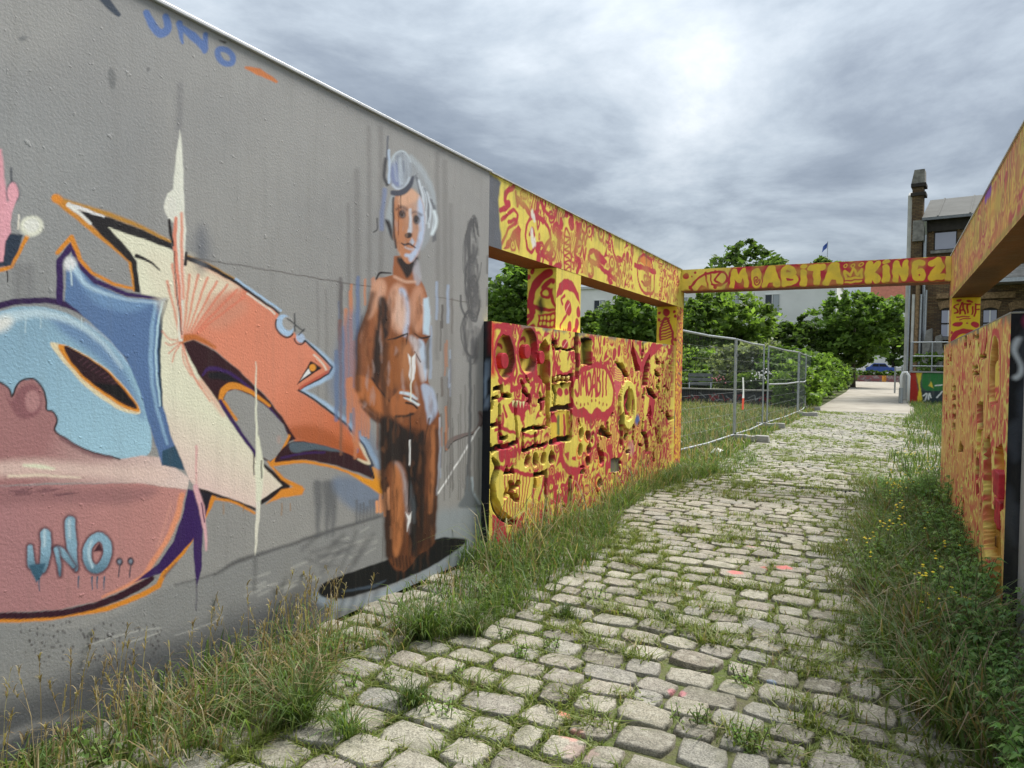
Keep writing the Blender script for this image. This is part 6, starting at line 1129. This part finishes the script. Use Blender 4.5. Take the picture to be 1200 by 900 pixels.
# ================================================================== white house
M['panel'] = simple('pale_panel', (.80, .79, .76), .85, .06, .6, .004, 30); M['white'] = simple('white_trim', (.72, .72, .70), .6, .05); 
t = NT('window_glass'); M['glass'] = t.fin((.03, .035, .045), .06, None, .6); t = NT('curtain'); M['curtain'] = t.fin((.42, .45, .47), .7)
YW = 85.0; wb = empty('white_house', (-20, YW, 0), 0, 'pale panel clad apartment house behind the trees', 'building')
MB().box(-42, 15, 0, 12, 0, 11.7).build('wall', M['panel'], wb); MB().box(-42.2, 15.15, -.2, 12.2, 11.7, 12.0).build('roof', M['coping'], wb); MB().box(-42.05, 15.05, -.06, 0, 6.3, 7.1).build('band', M['white'], wb); MB().box(-42.05, 15.05, -.06, 0, 9.9-6.9, 3.5).build('band', M['white'], wb)
for fl_ in (1.0, 4.1, 8.3):
    for k in range(9):
        x = 8.35-k*5.2; w = .75 if k % 2 == 0 else 1.5
        if x-w < -41: continue
        f = empty('window', (x, -.03, fl_)); f.parent = wb
        fr = MB(); [fr.box(*b) for b in ((-w-.1, w+.1, -.06, .05, -.12, 0), (-w-.1, w+.1, -.06, .05, 1.9, 2.0), (-w-.1, -w, -.06, .05, 0, 1.9), (w, w+.1, -.06, .05, 0, 1.9), (-.05, .05, -.05, .04, 0, 1.9))]; fr.build('frame', M['white'], f)
        MB().box(-w, w, .0, .02, 0, 1.9).build('pane', M['glass'], f); MB().box(.1, w*.95, -.022, -.005, .0, 1.88).build('curtain', M['curtain'], f)
# ================================================================== brick building
TH = math.radians(7.0); BO = np.array([1.0, 46.0, 0.0]); bu = np.array([math.cos(TH), -math.sin(TH), 0]); bn = np.array([math.sin(TH), math.cos(TH), 0])
def PF(x, y, off=0.0):
    d = ray(x, y); P = cC+d*(((BO+bn*off-cC)@bn)/(d@bn)); return (P-BO)@bu, P[2]
t = NT('old_brick'); tcn = t.new('ShaderNodeTexCoord').outputs['Object']; mp = t.new('ShaderNodeMapping'); t.l.new(tcn, mp.inputs[0]); mp.inputs['Rotation'].default_value = (math.radians(90), 0, 0)
br = t.new('ShaderNodeTexBrick'); t.l.new(mp.outputs[0], br.inputs['Vector']); br.inputs['Scale'].default_value = 1.0; br.inputs['Brick Width'].default_value = .26; br.inputs['Row Height'].default_value = .085; br.inputs['Mortar Size'].default_value = .010; br.inputs['Color1'].default_value = (.15, .085, .045, 1); br.inputs['Color2'].default_value = (.25, .17, .085, 1); br.inputs['Mortar'].default_value = (.07, .06, .05, 1)
cc = t.mix(t.ramp(t.noise(.7, 5, .6), [(.38, .0), (.66, .75)]), br.outputs[0], (.05, .042, .035)); M['brick'] = t.fin(cc, .9, t.bump(br.outputs['Fac'], -.01), .15)
M['arch'] = simple('arch_brick', (.26, .17, .09), .9, .4, 9, .01); M['slate'] = simple('roof_felt', (.085, .088, .082), .85, .16, 1.2, .006, 12); M['stucco'] = simple('white_gable_render', (.55, .54, .50), .85, .2, 1.5, .006); M['darktrim'] = simple('dark_timber', (.035, .03, .026), .8, .3); M['stone'] = simple('grey_stone', (.22, .21, .19), .9, .35, 4, .02, 12)
t = NT('sky_glass'); M['bglass'] = t.fin((.36, .36, .44), .12, None, .8)
bb = empty('brick_building', tuple(BO), -TH, 'old two storey brick building with grey roof and narrow stepped gable', 'building')
def B(mb, nm, mat, parent=None, **k): return mb.build(nm, mat, parent or bb, **k)
xw0 = PF(1080, 300)[0]; ze = PF(1081, 257)[1]; zr = 1.6
B(MB().box(xw0-.1, 17, 0, 9, 0, ze), 'wall', M['brick'])
xg0, xg1 = PF(1062.5, 300)[0], PF(1080.5, 300)[0]; zg = PF(1075, 216)[1]
B(MB().box(xg0+.22, xg1, -.25, .6, 0, zg), 'gable_pier', M['brick'])
cap = B(MB().prism([(xg0+.16, zg), (xg1+.06, zg), (xg1+.04, zg+.75), (xg0+.3, zg+.75)], 'y', -.3, .65), 'pier_cap', M['stone'])
for y_ in (228.5, 218): z_ = PF(1075, y_)[1]; B(MB().box(xg0+.15, xg1+.13, -.35, .62, z_-.1, z_+.08), 'pier_band', M['darktrim'])
z_ = PF(1075, 265)[1]; B(MB().box(xg0+.3, xg1+.1, -.42, .0, z_-.9, z_+.25), 'stone_bracket', M['stone'])
B(MB().prism([(-.1, 0), (9, 0), (9, ze), (4.5, ze+2.6), (.6, zg-.3), (-.1, zg-.6)], 'x', xg0, xg0+.24), 'gable_end', M['stucco'])
B(MB().prism([(-.45, ze), (4.4, ze+1.95), (9.4, ze), (9.4, ze-.12), (4.4, ze+1.8), (-.45, ze-.12)], 'x', xg1-.02, 17), 'roof', M['slate'])
rf = [o for o in bb.children if o.name.startswith('roof')][0]
for i in range(9): MB().prism([(-.45, ze+.002), (4.4, ze+1.952), (4.4, ze+2.0), (-.45, ze+.05)], 'x', xg1+.7+i*1.5, xg1+.78+i*1.5).build('seam', M['slate'], rf)
B(MB().box(xg1, 17, -.5, -.36, ze-.16, ze-.02), 'gutter', M['galvdark']); B(MB().box(xg1, 17, -.12, -.002, ze-.75, ze-.16), 'cornice', M['darktrim'])
xd = PF(1084, 300)[0]; B(MB().tube([(xd, -.42, ze-.2), (xd, -.14, ze-.9), (xd, -.14, .2)], .09, 8), 'downpipe', M['galv'])
def bwindow(x0, x1, yt, yb, arch=True, mull=True, rows=1):
    a, zt = PF(x0, yt); b, _ = PF(x1, yt); zb = PF((x0+x1)/2, yb)[1]; w = b-a; zm = zt-.18*w; f = empty('window', (a, -.01, 0)); f.parent = bb; n = 9
    arc = [(w*i/(n-1), zm+.18*w*(1-(2*i/(n-1)-1)**2)) for i in range(n)]
    MB().prism([(0, zb), (w, zb)]+arc[::-1], 'y', -.02, .0).build('reveal', M['darktrim'], f)
    fr = .05*w; MB().box(fr, w-fr, -.04, -.022, zb+fr, zm-.02).build('pane', M['bglass'], f)
    if mull: MB().box(w*.5-.03, w*.5+.03, -.06, -.041, zb+fr, zm-.02).build('mullion', M['white'], f)
    for j in range(1, rows): z_ = zb+(zm-zb)*j/rows; MB().box(fr, w-fr, -.06, -.0415, z_-.04, z_+.04).build('glazing_bar', M['darktrim'], f)
    m = MB(); k = 13
    for i in range(k):
        t0, t1 = (i+.06)/k, (i+.94)/k; pt = lambda t_, o: (w*(t_*1.16-.08)+(t_-.5)*o*.6, zm+.18*w*(1-(2*t_-1)**2)+o); q = [pt(t0, .02), pt(t1, .02), pt(t1, .42), pt(t0, .42)]; m.prism(q, 'y', -.07, -.004)
    m.build('arch', M['arch'], f); MB().box(-.15, w+.15, -.14, -.002, zb-.16, zb).build('sill', M['stone'], f)
bwindow(1095, 1122, 269, 293, mull=False); bwindow(1103, 1121, 361, 395, rows=2); bwindow(1152, 1169, 361, 394, rows=2); bwindow(1186, 1206, 362, 394, rows=2); bwindow(1160, 1188, 266, 291, mull=False)
za = PF(1185, 331)[1]; B(MB().box(PF(1160, 331)[0], 17, -1.6, -.002, za-.12, za+.08), 'canopy', M['galv']); B(MB().prism([(-1.6, za+.09), (-.003, za+.09), (-.003, za+.95)], 'x', PF(1160, 331)[0], 17), 'canopy_roof', M['stone'])
B(MB().box(PF(1098, 343)[0], PF(1112, 343)[0], -.2, -.002, PF(1105, 350)[1], PF(1105, 344)[1]), 'timber_lintel', M['arch']); B(MB().box(PF(1150, 343)[0], PF(1190, 343)[0], -.2, -.002, PF(1160, 350)[1], PF(1160, 343)[1]), 'timber_lintel', M['arch'])
for x, yt, yb, r_, mt in ((1070, 345, 465, .08, 'stucco'), (1075, 330, 465, .10, 'arch'), (1079, 345, 440, .07, 'galv'), (1085, 340, 440, .06, 'galv'), (1066, 320, 460, .05, 'galv')): a, zt = PF(x, yt, -.5); zb = max(0, PF(x, yb, -.5)[1]); B(MB().tube([(a, -.5, zb), (a+.03, -.48, zt)], r_, 7), 'pipe', M[mt])
for i, (x, yt) in enumerate(((1089, 385), (1094, 400), (1100, 392))): a, zt = PF(x, yt, -.8); B(MB().prism([(a-.3, 0), (a+.35, 0), (a+.30, zt*.72), (a+.18, zt*.8), (a+.15, zt), (a-.12, zt*.97), (a-.18, zt*.85), (a-.28, zt*.8)], 'y', -1.1, -.5), 'rubble_pillar', M['stone'])
# low painted wall with railing before the building
YG = 41.0
def paint_low(cv):
    f = lambda *pts: [(PY(x, y, YG)[0], PY(x, y, YG)[2]) for x, y in pts]; F_ = cv.fill
    F_(f((1066, 434), (1078, 434), (1074, 446), (1079, 472), (1064, 474)), (150, 40, 30), .05); F_(f((1073, 434), (1081, 434), (1078, 450), (1082, 474), (1074, 474), (1077, 455)), (206, 180, 50), .05); F_(sm(f((1082, 438), (1090, 436), (1108, 440), (1112, 448), (1106, 456), (1092, 459), (1082, 455), (1080, 446))), (44, 104, 52), .05); F_(f((1080, 458), (1112, 458), (1112, 476), (1082, 476)), (44, 54, 56), .05); F_(f((1088, 452), (1091, 447), (1094, 455)), (206, 180, 60), .04)
    for pts in (((1082, 464), (1086, 461), (1085, 467), (1082, 471)), ((1088, 468), (1089, 461), (1091, 466)), ((1096, 452), (1104, 451)), ((1098, 466), (1104, 459))): cv.stroke(f(*pts), .06, (206, 206, 200), .04)
M['lowpaint'] = painted('painted_low_wall', 20, .006, .4, .2)
lw = empty('painted_low_wall', (1.1, YG, 0), 0, 'low wall with green, red and yellow graffiti before the brick building', 'wall')
child_of(pbox('wall', (1.06, 7.5, YG, YG+.3, 0, 1.52), {'-y': (220, 90, paint_low)}, None, M['lowpaint'], base=(60, 76, 70)), lw); child_of(MB().box(1.0, 7.55, YG-.05, YG+.35, 1.521, 1.60).build('cap', M['bare']), lw)
rl = empty('steel_railing', (1.1, YG+.15, 1.6), 0, 'galvanised steel railing on top of the painted low wall', 'railing')
for z_ in (.25, .75, 1.45): MB().tube([(0, 0, z_), (6.3, 0, z_)], .03, 6).build('rail', M['galv'], rl)
for i in range(8): MB().tube([(i*.9, 0, 0), (i*.9, 0, 1.45)], .03 if i else .06, 6).build('upright', M['galv'], rl)
tree('garden_shrub', (2.6, 43.2, 0), [(0, 0, 2.1, 1.6, .7, .5), (1.4, 0, 2.0, 1.4, .7, .45)], (1.6, .05), 1600, .2, GC, 131, 'clipped green shrub behind the steel railing', 'shrub', branches=3)
gp = empty('standpipe', (PY(1059, 465, 40)[0], 40, 0), 0, 'white and grey bent standpipe at the corner of the painted low wall', 'pipe')
MB().tube([(.2, 0, 0), (.2, 0, 1.35), (.1, 0, 1.52), (-.05, 0, 1.5), (-.12, 0, 1.35), (-.12, 0, .3)], .07, 8).build('pipe', M['white'], gp, smooth=True); MB().tube([(-.12, 0, .0), (-.12, 0, .75)], .1, 8).build('sleeve', M['galv'], gp)
pg = empty('fence_post', (PY(1052, 460, 60)[0], 60, 0), 0, 'grey mesh gate post where the sandy path narrows', 'post'); 
for x in (-.2, .25): MB().tube([(x, 0, 0), (x, 0, 2.0)], .06, 6).build('upright', M['galv'], pg)
MB().tube([(-.2, 0, 1.9), (.25, 0, 1.9)], .05, 6).build('rail', M['galv'], pg)
# ================================================================== end of the path
YQ = 138.0
t = NT('far_wall_paint'); M['farpaint'] = t.fin(t.ramp(t.noise(1.6, 4, .6), [(.30, (.10, .10, .12)), (.42, (.30, .09, .09)), (.52, (.17, .13, .14)), (.60, (.36, .28, .28)), (.70, (.26, .06, .07))]), .85)
fw = empty('far_wall', (-1.5, YQ, 0), 0, 'low graffiti wall with an orange patch closing the end of the path', 'wall')
MB().box(-5.5, 5.5, 0, .38, 0, 1.1).build('wall', M['farpaint'], fw); M['orangepaint'] = simple('orange_paint', (.62, .28, .05), .8, .4, 2.5)
MB().box(.85, 1.5, -.012, -.002, .02, 1.06).build('orange_patch', M['orangepaint'], fw)
tag(MB().prism([(YQ+.4, -.02), (YQ+.4, 1.0), (YQ+3, 1.35), (YQ+90, 1.5), (YQ+90, -.02)], 'x', -60, 60).build('bank', M['soil']), kind='structure')
for i, x in enumerate((-6.0, -4.0, -2.2, -.4, 1.6, 3.4)): tree('low_bush', (x, YQ+1.6, 1.0), [(0, 0, .35, 1.2, .8, .6)], (.4, .05), 900, .3, (GB, GA)[i % 2], 160+i, 'low green bush on top of the far graffiti wall', 'bush', 'bushes along the far wall', branches=2)
M['carblue'] = simple('blue_car_paint', (.05, .11, .42), .3, .1, 2, spec=.5); M['tyre'] = simple('tyre_rubber', (.02, .02, .02), .85, .2)
cb = PY(1033, 430, 146); van = empty('parked_car', (cb[0], 146, 1.42), 0, 'bright blue parked car with pale roof behind the far wall bushes', 'car')
MB().prism([(-2.6, .35), (2.3, .35), (2.35, .95), (2.1, 1.1), (1.2, 1.2), (.6, 1.85), (-1.3, 1.9), (-2.0, 1.25), (-2.55, 1.1)], 'y', -.9, .9).build('body', M['carblue'], van, bevel=.06); MB().prism([(-1.3, 1.88), (.62, 1.84), (.55, 1.98), (-1.2, 2.02)], 'y', -.8, .8).build('roof', M['white'], van)
for x0, x1 in ((-1.7, -.45), (-.35, .95)): MB().prism([(x0+(.15 if x0 < -1 else 0), 1.28), (x1, 1.26), (x1-(.35 if x1 > .5 else 0), 1.74), (x0+.45 if x0 < -1 else x0, 1.76)], 'y', -.93, -.905).build('window', M['glass'], van)
for x in (-1.6, 1.5):
    w_ = MB().prism([(x+.36*math.cos(a), .36+.36*math.sin(a)) for a in np.linspace(0, 6.28, 18, False)], 'y', -.95, -.7).build('wheel', M['tyre'], van); MB().prism([(x+.2*math.cos(a), .36+.2*math.sin(a)) for a in np.linspace(0, 6.28, 12, False)], 'y', -.97, -.951).build('rim', M['galv'], w_)
M['tile'] = simple('red_roof_tile', (.30, .10, .06), .85, .2, 2)
rh = empty('red_roofed_house', (2, 175, 0), 0, 'distant house with red tiled roof left of the brick gable', 'building'); MB().box(-5, 9, 0, 10, 0, 18).build('wall', M['panel'], rh); rr_ = MB().prism([(-.6, 17.6), (5, 24), (10.6, 17.6)], 'x', -5.5, 9.5).build('roof', M['tile'], rh)
for k in range(3): f = MB().box(-3.6+k*3, -2.2+k*3, -.08, -.002, 14, 16).build('window', M['glass'], rh); MB().box(-3.7+k*3, -2.1+k*3, -.14, -.081, 13.85, 14).build('sill', M['white'], f)
fl = PY(970, 283, 160); fp = empty('flagpole', (fl[0], 160, 0), 0, 'thin distant flagpole with small blue flag above the crossbeam', 'flag'); MB().tube([(0, 0, 0), (0, 0, fl[2])], .07, 6).build('pole', M['galv'], fp); m = MB(); nn = 7
for i in range(nn): m.v += [(-1.0*i/(nn-1)*.9, .12*math.sin(i*1.2), fl[2]-.1-.9*i/(nn-1)), (-1.0*i/(nn-1)*.9-.15, .12*math.sin(i*1.2+.3), fl[2]-1.3-.9*i/(nn-1))]
for i in range(nn-1): m.f.append((2*i, 2*i+1, 2*i+3, 2*i+2))
o = m.build('flag_cloth', M['carblue'], fp); sm_ = o.modifiers.new('thick', 'SOLIDIFY'); sm_.thickness = .02
